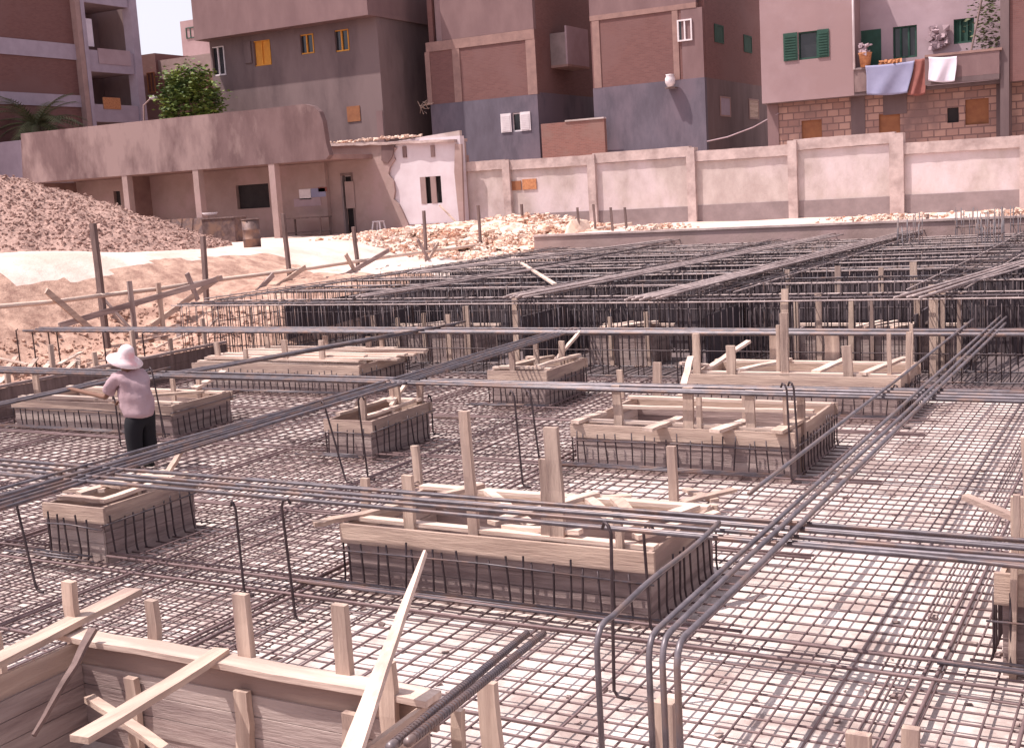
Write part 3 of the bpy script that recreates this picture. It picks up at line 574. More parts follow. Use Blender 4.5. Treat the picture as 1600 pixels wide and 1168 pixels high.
# boards along the left rim of the pit
t = thing('edge_formwork', 'dark low edge formwork along the left rim of the pit behind the man', 'formwork', (-18.9, 16, 0))
mb = MB(); planks(mb, 'y', 12.5, 20.9, -18.85, 1, FL, .52, 3); mb.build('side_panel', 'post', t)
MB().beam((-18.87, 12.5, .55), (-18.87, 20.9, .56), .08, .05, jit=.006, n=10).build('rail', 'wood3', t)
for k in range(8): MB().beam((-18.96, 13 + k * 1.05, FL), (-18.98, 13 + k * 1.05, .85 + .3 * (k % 2)), .1, .05, (1, 0, 0), jit=.005).build('stake', 'wood', t)
scr = [((15, 575), (50, 530)), ((0, 600), (45, 560)), ((60, 560), (30, 600)), ((100, 585), (140, 545)), ((0, 560), (70, 575)), ((95, 570), (150, 540)), ((20, 540), (90, 600)), ((120, 600), (200, 590)), ((110, 580), (200, 577))]
for i, (a, b) in enumerate(scr):
    p = az(*a, .25 + .05 * (i % 3)); q = az(*b, .3 + .06 * (i % 2)); q = p + (q - p).normalized() * min((q - p).length, 2.2)
    tag(MB().beam(p, q, .11, .03, jit=.006, n=4).build('scrap_board', 'wood2' if i % 2 else 'wood'), 'scrap board littering the far left rim, %s from the left edge' % ('first second third fourth fifth sixth seventh eighth ninth'.split()[i]), 'board', 'scrap boards littering the left rim')
spots = sorted([(R.uniform(-25.2, -21.2), R.uniform(17, 24.5)) for _ in range(16)], key=lambda p: (p[0] * .878 + p[1] * .475) / (p[1] * .866 - p[0] * .478))
for i, (x, y) in enumerate(spots):
    a_ = R.uniform(0, 3.1); L_ = R.uniform(.6, 1.7); z = ground(x, y) + .08
    tag(MB().beam((x, y, z), (x + L_ * math.cos(a_), y + L_ * math.sin(a_) * .7, ground(x + L_ * math.cos(a_), y + L_ * math.sin(a_) * .7) + R.uniform(.06, .5)), R.uniform(.06, .13), .035, jit=.006, n=4).build('scrap_board', R.choice(('wood', 'wood_b', 'wood2', 'post'))),
        'loose board lying on the earth bank, %s from the left of those strewn there' % 'first second third fourth fifth sixth seventh eighth ninth tenth eleventh twelfth thirteenth fourteenth fifteenth sixteenth'.split()[i], 'board', 'boards strewn on the earth bank')
# offcuts lying on the mat
for i, (a, b, wd, z, lab) in enumerate((((905, 780), (990, 775), .1, .1, 'broken pale board lying on the mat behind the largest box'), ((1070, 785), (1150, 765), .11, .1, 'splintered board with a torn end on the mat right of the largest box'), ((1075, 765), (1120, 782), .1, .06, 'short offcut under the splintered board'),
        ((560, 735), (640, 700), .02, .05, ''), ((265, 740), (290, 700), .09, .62, 'short batten sticking up behind the scrap topped box'), ((672, 652), (745, 655), .05, .1, 'dark batten on the mat right of the small open box'))):
    if not lab: continue
    p = az(*a, z); q = az(*b, z + (.25 if 'sticking' in lab else .02)); tag(MB().beam(p, q, wd, .035, jit=.006, n=4).build('offcut', 'wood' if 'dark' not in lab else 'post'), lab, 'board', 'offcuts on the mat')
for i, (px, py, hh, lab) in enumerate(((754, 742, 1.0, 'x'), (1057, 783, .62, 'short stake standing on the mat right of the largest box'), (657, 752, .45, 'stake standing on the mat behind the left part of the largest box'), (975, 620, .45, 'squat stake on the mat left of the wide box'), (1040, 1165, .0, 'square stake top at the bottom edge in front of the bent bars'), (1172, 690, .75, 'post at the far side of the long box'))):
    if lab == 'x': continue
    p = az(px, py, 0)
    if i == 4: p = az(1042, 1110, .5); MBs = MB().beam((p.x, p.y, FL), (p.x, p.y, .56), .12, .09, (0, 1, 0), jit=.004)
    else: MBs = MB().beam((p.x, p.y, FL), (p.x - .02, p.y, hh), .1, .06, (0, 1, 0), jit=.005, n=4)
    tag(MBs.build('stake', 'wood'), lab, 'stake', 'single stakes on the mat')
for i, (px, py, lab) in enumerate(((1345, 1150, 'stub of a stake at the bottom edge, left one'), (1425, 1140, 'stub of a stake at the bottom edge, right one'))):
    p = az(px, py, .25); tag(MB().beam((p.x, p.y, FL), (p.x, p.y, .26), .14 - .04 * i, .06, (0, 1, 0), jit=.006).build('stake', 'wood'), lab, 'stake', 'single stakes on the mat')
# ------------------------------------------------------------------ fence of poles round the left rim
FX = -24.5
def fpost(px, top, base, wd, label, m='post'):
    a = ax(*top, FX); b = ax(*base, FX); zb = ground(FX, b.y) - .25
    tag(MB().beam((FX, b.y, zb), (FX, a.y, a.z), wd * 1.25, .11, (0, 1, 0), jit=.006, n=6).build('fence_post', m), label, 'post', 'posts of the pole fence')
fpost(0, (148, 350), (171, 545), .13, 'tallest and nearest fence post, leaning, at the far left')
for (tp, bs, lab, wd) in (((320, 370), (325, 470), 'fence post between the gravel heap and the front cage', .10), ((445, 335), (456, 430), 'fence post before the porch columns', .09), ((555, 355), (565, 440), 'fence post below the doorway of the low house', .08), ((665, 330), (670, 415), 'fence post before the whitewashed room', .07), ((750, 322), (755, 405), 'fence post before the left part of the rubble', .07), ((818, 320), (822, 400), 'fence post before the middle of the rubble', .07)): fpost(0, tp, bs, wd, lab)
for (px, top_, Yp, lab) in ((905, 325, 44, 'slim stake in the rubble, left of a group of four'), (930, 320, 44.5, 'slim stake in the rubble, second of a group of four'), (957, 325, 42.5, 'slim stake beside the rubble end, third of a group of four'), (979, 325, 42.5, 'slim stake beside the rubble end, last of a group of four')):
    p = ay(px, top_, Yp); tag(MB().beam((p.x + .05, Yp, 1.7), p, .08, .06, (0, 1, 0)).build('slim_stake', 'post'), lab, 'stake', 'slim stakes by the rubble')
p = ay(1452, 335, 41.6); tag(MB().beam((p.x, p.y, 1.7), p, .1, .08, (0, 1, 0)).build('slim_stake', 'post'), 'dark slim stake on the curb at the right, before the boundary wall', 'stake', 'slim stakes by the rubble')
for i, (a, b) in enumerate((((0, 480), (160, 463)), ((160, 463), (330, 440)), ((330, 440), (612, 402)), ((612, 402), (820, 373)), ((820, 373), (990, 350)))):
    p = ax(*a, FX + .09); q = ax(*b, FX + .09) if i < 4 else ay(b[0], b[1], 44.5)
    tag(MB().tube([p, p.lerp(q, .5) + Vector((0, 0, -.03)), q], .06, 7).build('fence_rail', 'wood2', smooth=True), 'round rail of the pole fence, %s section from the left' % 'first second third fourth fifth'.split()[i], 'rail', 'rails of the pole fence')
for i, (a, b, lab) in enumerate((((95, 510), (350, 435), 'long brace crossing behind the nearest fence post'), ((75, 455), (145, 515), 'short brace in the dirt left of the nearest post'), ((205, 440), (215, 530), 'leaning stake right of the nearest fence post'), ((250, 443), (260, 535), 'second leaning stake right of the nearest fence post'), ((295, 428), (312, 470), 'pole end sticking up by the front cage'),
        ((240, 510), (345, 435), 'brace rising to the second fence post'), ((395, 468), (430, 430), 'brace at the foot of the third fence post, left'), ((420, 460), (480, 418), 'brace at the foot of the third fence post, right'), ((510, 450), (610, 392), 'long brace crossing the fourth fence post'), ((543, 398), (566, 440), 'short brace crossing the fourth fence post'),
        ((655, 375), (680, 420), 'left arm of the cross at the fifth fence post'), ((688, 380), (665, 420), 'right arm of the cross at the fifth fence post'), ((720, 420), (760, 385), 'thin brace before the rubble'), ((790, 385), (820, 405), 'thin brace by the seventh fence post'), ((860, 400), (900, 360), 'stick leaning at the right end of the fence'))):
    p = ax(*a, FX + .2); q = ax(*b, FX + .25)
    tag(MB().beam(p, q, .15 if i < 10 else .12, .05, (1, 0, 0), jit=.004).build('fence_brace', 'wood' if i % 2 else 'wood3'), lab, 'brace', 'braces of the pole fence')
# ------------------------------------------------------------------ curb, rubble and boundary wall
t = thing('retaining_curb', 'low concrete retaining curb between the cages and the boundary wall', 'curb', (-12, 41.4, 1.9))
MB().box(-21.5, 8, 41.25, 41.6, 1.0, 1.795).build('curb_face', 'house', t); MB().box(-21.5, 8, 41.2, 41.62, 1.8, 1.87).build('curb_top', 'bwall2', t)
def rub():
    while 1:
        x = R.gauss(-25.5, 2.9); y = R.uniform(39, 47.2)
        if x < -30.6 or x > -20.6 or (y < 42.5 and R.random() < .8): continue
        return (x, y, ground(x, y) + .55 * math.exp(-((x + 25) / 3.4) ** 2) * R.random() * sm(40, 43, y) + .04)
rb_ = stones(6500, rub, '', '', .03, .11, .65).build('rubble', 'rubble'); rb_['kind'] = 'stuff'; tag(rb_, 'pale broken plaster rubble piled before the boundary wall', 'rubble')
mnd = grid(-34, -20.4, 60, 41.9, 47.9, 34, lambda x, y: ground(x, 44) - .25 + (.85 * math.exp(-((x + 25.) / 3.6) ** 2) + .15) * math.exp(-((y - 45.) / 2.3) ** 2) + .18 * nz(x, y, 1.6) + .08 * nz(x, y, 4), 'rubble_mound', 'rubble', False)
tag(mnd, 'mound of earth and plaster under the rubble', 'rubble'); mnd['kind'] = 'stuff'
def rub2():
    x = R.choice((R.gauss(-8.6, 1.1), R.gauss(-17, .5), R.gauss(-4.6, .6))); y = R.uniform(41.4, 43.4); return (x, y, 1.86 + R.uniform(0, .16))
r2 = stones(500, rub2, '', '', .03, .08, .7).build('rubble', 'rubble'); r2['kind'] = 'stuff'; tag(r2, 'scattered stones and earth on the curb before the right half of the boundary wall', 'rubble')
def spoil():
    x = R.uniform(-26.2, -20.6); y = R.uniform(12, 26); return (x, y, ground(x, y) + .01)
r3 = stones(3000, spoil, '', '', .02, .055, .7).build('clods', 'dirt'); r3['kind'] = 'stuff'; tag(r3, 'clods of orange earth on the bank at the left', 'clods')
for i, (px, py, s, lab) in enumerate(((903, 358, .42, 'largest boulder of broken wall on the rubble'), (935, 372, .3, 'brown chunk at the right end of the rubble'), (690, 372, .28, 'chunk at the left foot of the rubble'), (855, 358, .25, 'round chunk left of the largest boulder'))):
    p = ay(px, py, 44.2); c = stones(1, lambda: p, '', '', s, s, .8).build('wall_chunk', 'rubble'); bv = c.modifiers.new('b', 'BEVEL'); bv.width = .06; bv.segments = 2; tag(c, lab, 'boulder', 'chunks on the rubble')
WY = 48.0
t = thing('boundary_wall', 'long pale boundary wall with pillars, coping band and grey skirting', 'wall', (-15, WY, 2))
pxs = [735, 797, 930, 1085, 1243, 1405, 1605]; X = [ay(p, 300, WY).x for p in pxs] + [1.0, 6.0]
X[0] = -29.2
tops = [4.97, 4.9, 4.93, 4.72, 4.9, 4.47, 4.5, 4.5, 4.5]
vent = (ay(800, 300, WY).x, ay(838, 300, WY).x)
for i in range(len(X) - 1):
    x0, x1 = X[i] + .16, X[i + 1] - .16; zt = tops[i]
    MB().box(x0 - .01, x1 + .01, WY + .06, WY + .24, 1.2, zt - .42).build('panel', 'bwall', t)
    mb = MB().beam((x0 - .1, WY + .12, zt - .2), (x1 + .1, WY + .12, zt - .2 + R.uniform(-.02, .02)), .34, .42, n=14, jit=.008); mb.build('coping_band', 'bwall2', t)
    if i: MB().box(x0, x1, WY + .03, WY + .08, 1.3, 2.52 + .02 * (i % 2)).build('skirting', 'skirt', t)
for i, x in enumerate(X[1:]):
    wd = .36 if i != 4 else .52
    MB().beam((x, WY + .1, 1.2), (x, WY + .1, max(tops[i], tops[i + 1]) - .03), wd, .46, (0, 1, 0), n=6, jit=.004).build('pillar', 'bwall2', t)
MB().box(vent[0], vent[0] + .55, WY + .02, WY + .065, 3.6, 4.0).build('patch', 'brown', t); MB().box(vent[0] + .62, vent[1] + .1, WY + .015, WY + .065, 3.6, 4.05).build('patch', 'straw', t)
# ------------------------------------------------------------------ the old low house
HY = 44.
t = thing('old_house', 'old low house with deep weathered parapet, porch and cracked whitewashed room', 'house', (-40, HY, 2))
xl, xr = -52.35, -33.35
zb = 5.42; zt_ = 7.88
# parapet with the right end rounded off and worn
prof = [(xl, 5.44), (-33.0, zb), (-32.78, 5.6), (-32.9, 6.1), (-32.95, 6.6), (-33.0, 7.1), (-33.15, 7.5), (-33.45, 7.75), (-33.9, zt_), (-36, 7.87), (-40, 7.9), (-46, 7.93), (xl + .25, 7.95)]
mb = MB(); n = len(prof)
for yy in (HY, HY + .3):
    for (x, z) in prof: mb.v.append((x, yy, z))
mb.f.append(tuple(range(n))); mb.f.append(tuple(range(2 * n - 1, n - 1, -1)))
for i in range(n): j = (i + 1) % n; mb.f.append((j, i, n + i, n + j))
mb.build('parapet', 'fascia', t)
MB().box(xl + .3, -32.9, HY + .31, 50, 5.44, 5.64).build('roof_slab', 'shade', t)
MB().box(xl + .1, xl + .4, HY + .31, 50, 5.65, 7.8).build('parapet_side', 'fascia', t)
for i, px in enumerate((207, 318, 437, 250)):
    if px == 250: continue
    p = ay(px, 320, HY + .25); MB().box(p.x - .17, p.x + .17, HY + .02, HY + .38, 1.6, 5.44).build('porch_column', 'house', t)
BY = 47.2
hs = []
def hole(p, q, Y, x0): a = ay(*p, Y); b = ay(*q, Y); return (a.x - x0, b.x - x0, b.z, a.z)
h1 = hole((371, 291), (425, 325), BY, xl); h2 = hole((180, 300), (193, 328), BY, xl)
MB().wall((xl, BY), (1, 0), ay(518, 300, 47.45).x - .01 - xl, 1.5, 5.43, [h1, h2], .3).build('porch_wall', 'house', t)
for k, h in enumerate((h1, h2)):
    w_ = MB(); w_.box(xl + h[0], xl + h[1], BY + .2, BY + .26, h[2], h[3]); w_.build('window', 'dark', t)
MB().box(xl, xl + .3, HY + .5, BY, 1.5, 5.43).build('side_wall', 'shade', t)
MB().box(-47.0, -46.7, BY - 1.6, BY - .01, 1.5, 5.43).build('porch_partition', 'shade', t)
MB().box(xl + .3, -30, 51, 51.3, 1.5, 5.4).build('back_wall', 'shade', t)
# poster scraps on the porch wall
for (a, b, m) in (((470, 297), (490, 312), 'white'), ((488, 296), (512, 308), 'cloth_b'), ((500, 294), (514, 300), 'cloth_r'), ((462, 312), (505, 322), 'plasterL')):
    p = ay(*a, BY - .02); q = ay(*b, BY - .02); MB().box(p.x, q.x, BY - .03, BY - .004, q.z, p.z).build('poster', m, t)
# right hand room block
RY0 = 47.45; x0 = ay(518, 300, RY0).x; x1 = ay(612, 300, RY0).x; x2 = ay(722, 280, RY0).x
dh = hole((535, 276), (559, 374), RY0, x0)
MB().wall((x0, RY0), (1, 0), x1 - x0, 1.4, 6.14, [(dh[0], dh[1], 1.5, dh[3])], .35).build('front_wall', 'house', t)

dr = MB().box(x0 + dh[0] + .05, x0 + dh[1] - .05, RY0 + .3, RY0 + .34, 1.9, dh[3] - .04).build('door', 'dark', t)
MB().box(x0 + dh[0], x0 + dh[0] + .1, RY0 - .03, RY0 + .2, 1.9, dh[3]).build('door_frame', 'skirt', t)
MB().box(x0 + dh[0], x0 + dh[1] + .1, RY0 - .03, RY0 + .2, dh[3], dh[3] + .12).build('door_frame', 'post', t)
MB().box(x0 + dh[1], x0 + dh[1] + .1, RY0 - .03, RY0 + .2, 1.9, dh[3]).build('door_frame', 'post', t)
pa = ay(541, 285, RY0 - .06); pb = ay(558, 326, RY0 - .06); MB().box(pa.x, pb.x, RY0 - .06, RY0 - .035, pb.z, pa.z).build('door_curtain', 'house', t)
# whitewashed room: the plaster sheet stops at a jagged crack
wh = hole((657, 278), (692, 318), RY0, x1)
MB().wall((x1, RY0 + .12), (1, 0), x2 - x1 + .05, 1.4, 6.14, [wh], .35).build('room_wall', 'houseW', t)
def poly(pts, y0, y1, m, name):
    mb = MB(); n = len(pts)
    for yy in (y0, y1):
        for p in pts: v = ay(p[0], p[1], RY0); mb.v.append((v.x, yy, v.z))
    mb.f.append(tuple(range(n - 1, -1, -1))); mb.f.append(tuple(range(n, 2 * n)))
    for i in range(n): j = (i + 1) % n; mb.f.append((i, j, n + j, n + i))
    return mb.build(name, m, t)
poly([(608, 228), (622, 232), (616, 240), (620, 250), (612, 262), (610, 273), (618, 284), (620, 300), (618, 312), (626, 320), (632, 332), (640, 350), (644, 362), (606, 364), (606, 300)], RY0 - .012, RY0 + .11, 'house', 'old_plaster')
poly([(600, 226), (620, 228), (617, 246), (610, 256), (600, 252)], RY0 - .06, RY0 - .005, 'fascia', 'plaster_patch')
poly([(714, 226), (724, 226), (728, 352), (722, 356), (718, 320), (713, 270)], RY0 - .02, RY0 + .11, 'house', 'old_plaster')
for (a, b) in (((630, 230), (637, 247)), ((674, 228), (681, 246)), ((640, 352), (722, 358))):
    p = ay(*a, RY0); q = ay(*b, RY0); MB().box(p.x, q.x, RY0 + .06, RY0 + .115, q.z, p.z).build('beam_stub', 'fascia', t)
xs = x1 + wh[0]; ww = wh[1] - wh[0]
wf = MB().box(xs, xs + ww, RY0 + .34, RY0 + .38, wh[2], wh[3]).build('window', 'dark', t)
for k in (.0, .5): MB().box(xs + ww * k, xs + ww * (k + .26), RY0 + .1, RY0 + .15, wh[2], wh[3]).build('shutter', 'fascia', wf)
MB().box(x2 - .25, x2 + .02, RY0 + .48, 48.1, 1.4, 5.86).build('side_wall', 'house', t)
MB().beam((x0 - .1, RY0 + .1, 6.22), (x2 - .1, RY0 + .1, 5.93), .5, .12, n=16, jit=.02).build('roof_edge', 'bwall2', t)
MB().hexa([(x0, RY0 + .36, 6.16), (x2, RY0 + .5, 5.87), (x2, 48.3, 5.89), (x0, 48.3, 6.16), (x0, RY0 + .36, 6.26), (x2, RY0 + .5, 6.01), (x2, 48.3, 6.03), (x0, 48.3, 6.28)]).build('roof', 'house', t)
pr = ay(722, 205, RY0 + .3)
mb = MB(); mb.hexa([(x1 + .3, RY0 + .2, 6.05), (x2, RY0 + .2, 5.92), (x2, RY0 + .4, 5.92), (x1 + .3, RY0 + .4, 6.05), (x1 + .5, RY0 + .2, 6.15), (x2, RY0 + .2, pr.z), (x2, RY0 + .4, pr.z), (x1 + .5, RY0 + .4, 6.15)]); mb.build('room_parapet', 'bwall', t)
def rr():
    x = R.uniform(x0, x1 + 1.6); return (x, RY0 + R.uniform(-.05, .5), 6.28 + R.uniform(0, .1))
stones(160, rr, '', '', .03, .09, .5).build('roof_rubble', 'rubble', t)['kind'] = 'stuff'
# things in the porch
def barrel(px, top_, bot, Y, lab, r=.32):
    b = az(px, bot, 2.02); Y = b.y; tt = ay(px, top_, Y); h = tt.z - b.z; o = thing('oil_drum', lab, 'drum', b, 'drums and bins before the porch')
    prof = [(r, 0), (r, h * .33), (r + .015, h * .34), (r + .015, h * .36), (r, h * .37), (r, h * .64), (r + .015, h * .65), (r + .015, h * .67), (r, h * .68), (r, h), (r - .03, h), (r - .03, h * .85), (.01, h * .84)]
    MB().lathe(b, prof, 22).build('shell', 'tin', o, True); MB().lathe(b + Vector((0, 0, h - .0)), [(r + .02, 0), (r + .02, .03), (r - .02, .03), (r - .02, 0)], 22).build('rim', 'post', o, True)
barrel(398, 344, 390, 41., 'open rusty drum standing alone on the sand before the porch')
o = thing('metal_tank', 'wide rusty sheet metal bin standing left of the drum before the porch', 'bin', az(345, 383, 2.02), 'drums and bins before the porch')
yt = az(345, 383, 2.02).y; a = ay(318, 346, yt); b = ay(372, 383, yt); MB().box(a.x, b.x, yt, yt + .8, 1.9, a.z + .05).build('body', 'tin', o); MB().box(a.x - .04, b.x + .04, yt - .04, yt + .84, a.z + .055, a.z + .1).build('rim', 'post', o)
a = ay(250, 345, 43.4); b = ay(318, 372, 43.4)
o2 = thing('metal_sheets', 'row of rusty metal sheets leaning in the porch beside the gravel heap', 'sheets', (a.x, 43.4, b.z), 'drums and bins before the porch')
for k in range(4): xa = a.x + (b.x - a.x) * k / 4; MB().beam((xa + .3, 43.4 + .05 * k, b.z), (xa + .3, 43.6 + .05 * k, a.z), .62, .03, (0, 1, 0)).build('sheet', 'tin', o2)
c = ay(332, 344, yt + .35); c.z = a.z + .1; MBx = MB().lathe(c, [(.02, .0), (.25, .0), (.36, .12), (.33, .12), (.22, .04), (.02, .03)], 20); tag(MBx.build('basin', 'white', smooth=True), 'white basin lying on the wide rusty bin', 'basin')
p = ay(596, 373, 46.6); p.z = ground(p.x, 46.6); o = thing('plastic_stool', 'white plastic stool standing against the house wall right of the door', 'stool', p)
MB().box(p.x - .2, p.x + .2, 46.4, 46.8, p.z + .45, p.z + .49).build('seat', 'white', o)
for dx in (-1, 1):
    for dy in (-1, 1): MB().beam((p.x + dx * .24, 46.6 + dy * .22, p.z), (p.x + dx * .17, 46.6 + dy * .16, p.z + .45), .05, .05, (0, 1, 0)).build('leg', 'white', o)
a = ay(450, 342, 46.); b = ay(512, 372, 46.); o = thing('work_table', 'dark work table against the porch wall right of the drum', 'table', (a.x, 46, b.z))
MB().box(a.x, b.x, 45.7, 46.6, a.z - .06, a.z).build('table_top', 'post', o); MB().box(a.x + .1, b.x - .1, 45.9, 46.5, b.z + .25, b.z + .3).build('shelf', 'post', o)
for xx in (a.x + .05, b.x - .12):
    for yy in (45.75, 46.5): MB().box(xx, xx + .07, yy, yy + .07, b.z - .1, a.z - .06).build('leg', 'post', o)
p = ay(690, 322, RY0 - .3); q = ay(728, 360, RY0 - 1.); tag(MB().beam(p, q, .08, .05).build('pole', 'wood'), 'thin pole leaning from the whitewashed room window to the rubble', 'pole')
# ------------------------------------------------------------------ buildings beyond
def window(par, Y, p, q, frame, pane='glass', mull=1, shut=None, name='window', d=.12, open_=0):
    a = ay(*p, Y + d); b = ay(*q, Y + d); x0, x1, z0, z1 = a.x, b.x, b.z, a.z; w_ = .07; y0, y1 = Y + d - .05, Y + d + .16
    mb = MB(); mb.box(x0, x0 + w_, y0, y1, z0, z1).box(x1 - w_, x1, y0, y1, z0, z1).box(x0 + w_, x1 - w_, y0, y1, z1 - w_, z1).box(x0 + w_, x1 - w_, y0, y1, z0, z0 + w_)
    for k in range(mull): c = x0 + (x1 - x0) * (k + 1) / (mull + 1); mb.box(c - w_ / 2, c + w_ / 2, y0 + .01, y1, z0 + w_, z1 - w_)
    o = mb.build(name, frame, par); MB().box(x0 + w_, x1 - w_, y0 + .1, y0 + .13, z0 + w_, z1 - w_).build('pane', pane, o)
    if shut:
        for (s, wd) in shut:
            xa, xb = (x0 - wd, x0) if s < 0 else (x1, x1 + wd)
            ys = Y - .05; m_ = MB().box(xa, xb, ys, ys + .04, z0, z1)
            for k in range(9): zz = z0 + .08 + (z1 - z0 - .16) * k / 9; m_.box(xa + .06, xb - .06, ys - .024, ys - .001, zz, zz + .06)
            m_.build('shutter', open_ or frame, o)
    return o
def wingrid(p, q, Y, x0): return hole(p, q, Y, x0)
# A: grey brown block with orange windows
AY = 56.; xa0 = ay(333, 100, AY).x; xa1 = ay(597, 110, AY).x
A = thing('apartment_block', 'grey brown apartment block with small orange windows behind the low house', 'building', (xa0, AY, 2))
wa = [((333, 75), (357, 118)), ((398, 66), (428, 102)), ((471, 56), (495, 84)), ((525, 49), (550, 80))]
MB().wall((xa0, AY), (1, 0), xa1 - xa0, 1.5, 13.2, [hole(p, q, AY, xa0) for p, q in wa], .3).build('front_wall', 'A', A)
MB().wall((xa1, AY + .301), (0, 1), 13.7, 1.5, 19, [], .3, (1, 0)).build('side_wall', 'A', A)
MB().wall((xa0, AY + 14), (0, -1), 13.7, 1.5, 19, [], .3, (-1, 0)).build('side_wall', 'A2', A)
xo = ay(303, 25, AY - .9).x
MB().box(xo, xa1 + .1, AY - .9, AY + 6, 13.2, 13.42).build('slab', 'A2', A); MB().box(xo, xa1 + .06, AY - .87, AY + 5.8, 13.425, 20).build('upper_storey', 'A2', A)
MB().box(xa0 + .3, xa1 - .3, AY + 5, AY + 5.2, 1.5, 13.2).build('inner_wall', 'dark', A)
window(A, AY, *wa[0], 'white'); window(A, AY, *wa[1], 'yellow', shut=None, pane='yellow')
window(A, AY, *wa[2], 'yellow'); window(A, AY, *wa[3], 'yellow')
pa = ay(393, 66, AY); MB().box(pa.x - .4, pa.x + .1, AY - .1, AY - .05, ay(393, 100, AY).z, pa.z).build('shutter', 'A', A)
pa, pb = ay(545, 168, AY), ay(567, 190, AY); MB().box(pa.x, pb.x, AY - .04, AY - .004, pb.z, pa.z).build('patch', 'brown', A)
pc = ay(588, 150, AY); MB().box(xa1 - .45, xa1 - .05, AY - .03, AY - .003, 1.6, 8.3).build('corner_strip', 'A2', A)
# B: brick over blue
BYY = 58.; xb0 = ay(678, 200, BYY).x; xb1 = ay(842, 140, BYY).x; zs = ay(842, 148, BYY).z; ztop = ay(838, 46, BYY).z
B = thing('apartment_block', 'brick and blue painted block with white window shutters, left of the alley', 'building', (xb0, BYY, 2))
wb = ((803, 178), (819, 206))
hb = hole(*wb, BYY, xb0)
MB().wall((xb0, BYY), (1, 0), xb1 - xb0, 1.5, zs, [hb], .3).build('lower_wall', 'blue', B)
MB().box(xb0 - .02, xb1 + .0, BYY + .03, BYY + .3, zs, ztop).build('brick_wall', 'brick', B)
for px, w_ in ((716, .45), (833, .55), (671, .3)): c = ay(px, 100, BYY).x; MB().box(c - w_ / 2, c + w_ / 2, BYY - .01, BYY + .029, zs, ztop - .5).build('frame_column', 'beam', B)
MB().box(xb0 - .05, xb1 + .01, BYY - .02, BYY + .028, ztop - .5, ztop).build('frame_beam', 'beam', B)
MB().box(xb0 + .35, xb1 - .35, BYY + .5, BYY + 10, ztop + .01, ztop + 3.9).build('upper_storey', 'plasterD', B)
MB().box(xb0 + 1, xb1 - .01, BYY - .0, BYY + .45, ztop + .01, ztop + 4).build('upper_wall', 'A2', B)
MB().wall((xb1, BYY + .3), (0, 1), 10, 1.5, zs + .1, [], .3, (1, 0)).build('side_wall', 'blue', B)
MB().wall((xb1, BYY + .3), (0, 1), 10, zs + .1, ztop + 4, [], .3, (1, 0)).build('side_wall', 'brick', B)
MB().wall((xb0, BYY + 10), (0, -1), 9.7, 1.5, ztop + 4, [], .3, (-1, 0)).build('side_wall', 'brick', B)
MB().box(xb1 + .005, xb1 + 1.0, BYY + 1.8, BYY + 4.5, ay(855, 105, BYY + 1.8).z - .12, ay(855, 105, BYY + 1.8).z).build('balcony_floor', 'beam', B)
MB().box(xb1 + .9, xb1 + 1.0, BYY + 1.8, BYY + 4.5, ay(855, 105, BYY + 1.8).z, ay(855, 45, BYY + 1.8).z).build('balcony_wall', 'plasterL', B); MB().box(xb1 + .01, xb1 + .9, BYY + 1.8, BYY + 1.9, ay(855, 105, BYY + 1.8).z, ay(855, 55, BYY + 1.8).z).build('balcony_wall', 'skirt', B)
window(B, BYY, *wb, 'white', mull=0, shut=((-1, .62), (1, .6)))
# twigs of wire at its corner
mb = MB(); c = ay(668, 168, BYY - .5)
for _ in range(14): mb.tube([c + Vector((R.uniform(-.5, .5), 0, R.uniform(-.4, .4))), c + Vector((R.uniform(-.6, .6), .3, R.uniform(-.4, .4)))], .02, 4)
tag(mb.build('wire_tangle', 'wood'), 'tangle of wire and sticks at the corner of the brick and blue block', 'wire')
# the alley: low brick wall and the dark block behind
a = ay(848, 195, 57.2); b = ay(941, 188, 57.2); W = thing('alley_wall', 'low red brick wall closing the alley between the two blue blocks', 'wall', (a.x, 57.2, 2))
MB().box(a.x, b.x + .2, 57.2, 57.45, 1.5, a.z).build('brickwork', 'brickr', W); MB().box(a.x + 1.4, b.x + .2, 57.15, 57.5, a.z + .002, a.z + .08).build('coping', 'bwall', W)
D2 = thing('apartment_block', 'dark block far down the alley with a small white framed window', 'building', (-34, 72, 2))
dx0 = ay(835, 100, 72).x; dx1 = ay(960, 100, 72).x
MB().box(dx0, dx1, 72, 78, 1.5, 26).build('wall', 'brick', D2); MB().box(dx0, dx1, 71.95, 71.99, 1.5, 8.0).build('painted_wall', 'blue', D2)
window(D2, 71.9, (874, 72), (884, 98), 'white', d=-.03); window(D2, 71.9, (921, 18), (928, 44), 'white', d=-.03)
# C: brick over blue, right of the alley
xc0 = ay(930, 150, BYY).x; xc1 = ay(1104, 130, BYY).x; zs2 = ay(1100, 122, BYY).z; zc = 11.8
Cc = thing('apartment_block', 'brick and blue painted block with dark side wall, right of the alley', 'building', (xc0, BYY, 2))
MB().wall((xc0, BYY), (1, 0), xc1 - xc0, 1.5, zs2, [], .3).build('lower_wall', 'blue', Cc)
MB().box(xc0 + .01, xc1 - .01, BYY + .03, BYY + .3, zs2, zc).build('brick_wall', 'brick', Cc); MB().box(xc0, xc1 - .31, BYY - .02, BYY + 8, zc, zc + .25).build('slab', 'beam', Cc)
MB().box(xc0, xc1 - .31, BYY, BYY + 8, zc + .252, zc + 6).build('upper_storey', 'A2', Cc)
for px, w_ in ((936, .4), (1060, .3)): c = ay(px, 100, BYY).x; MB().box(c - w_ / 2, c + w_ / 2, BYY - .01, BYY + .029, zs2, zc - .01).build('frame_column', 'beam', Cc)
MB().box(ay(1068, 60, BYY).x, xc1 - .01, BYY + .0, BYY + .028, zs2, zc - .01).build('render_patch', 'A2', Cc)
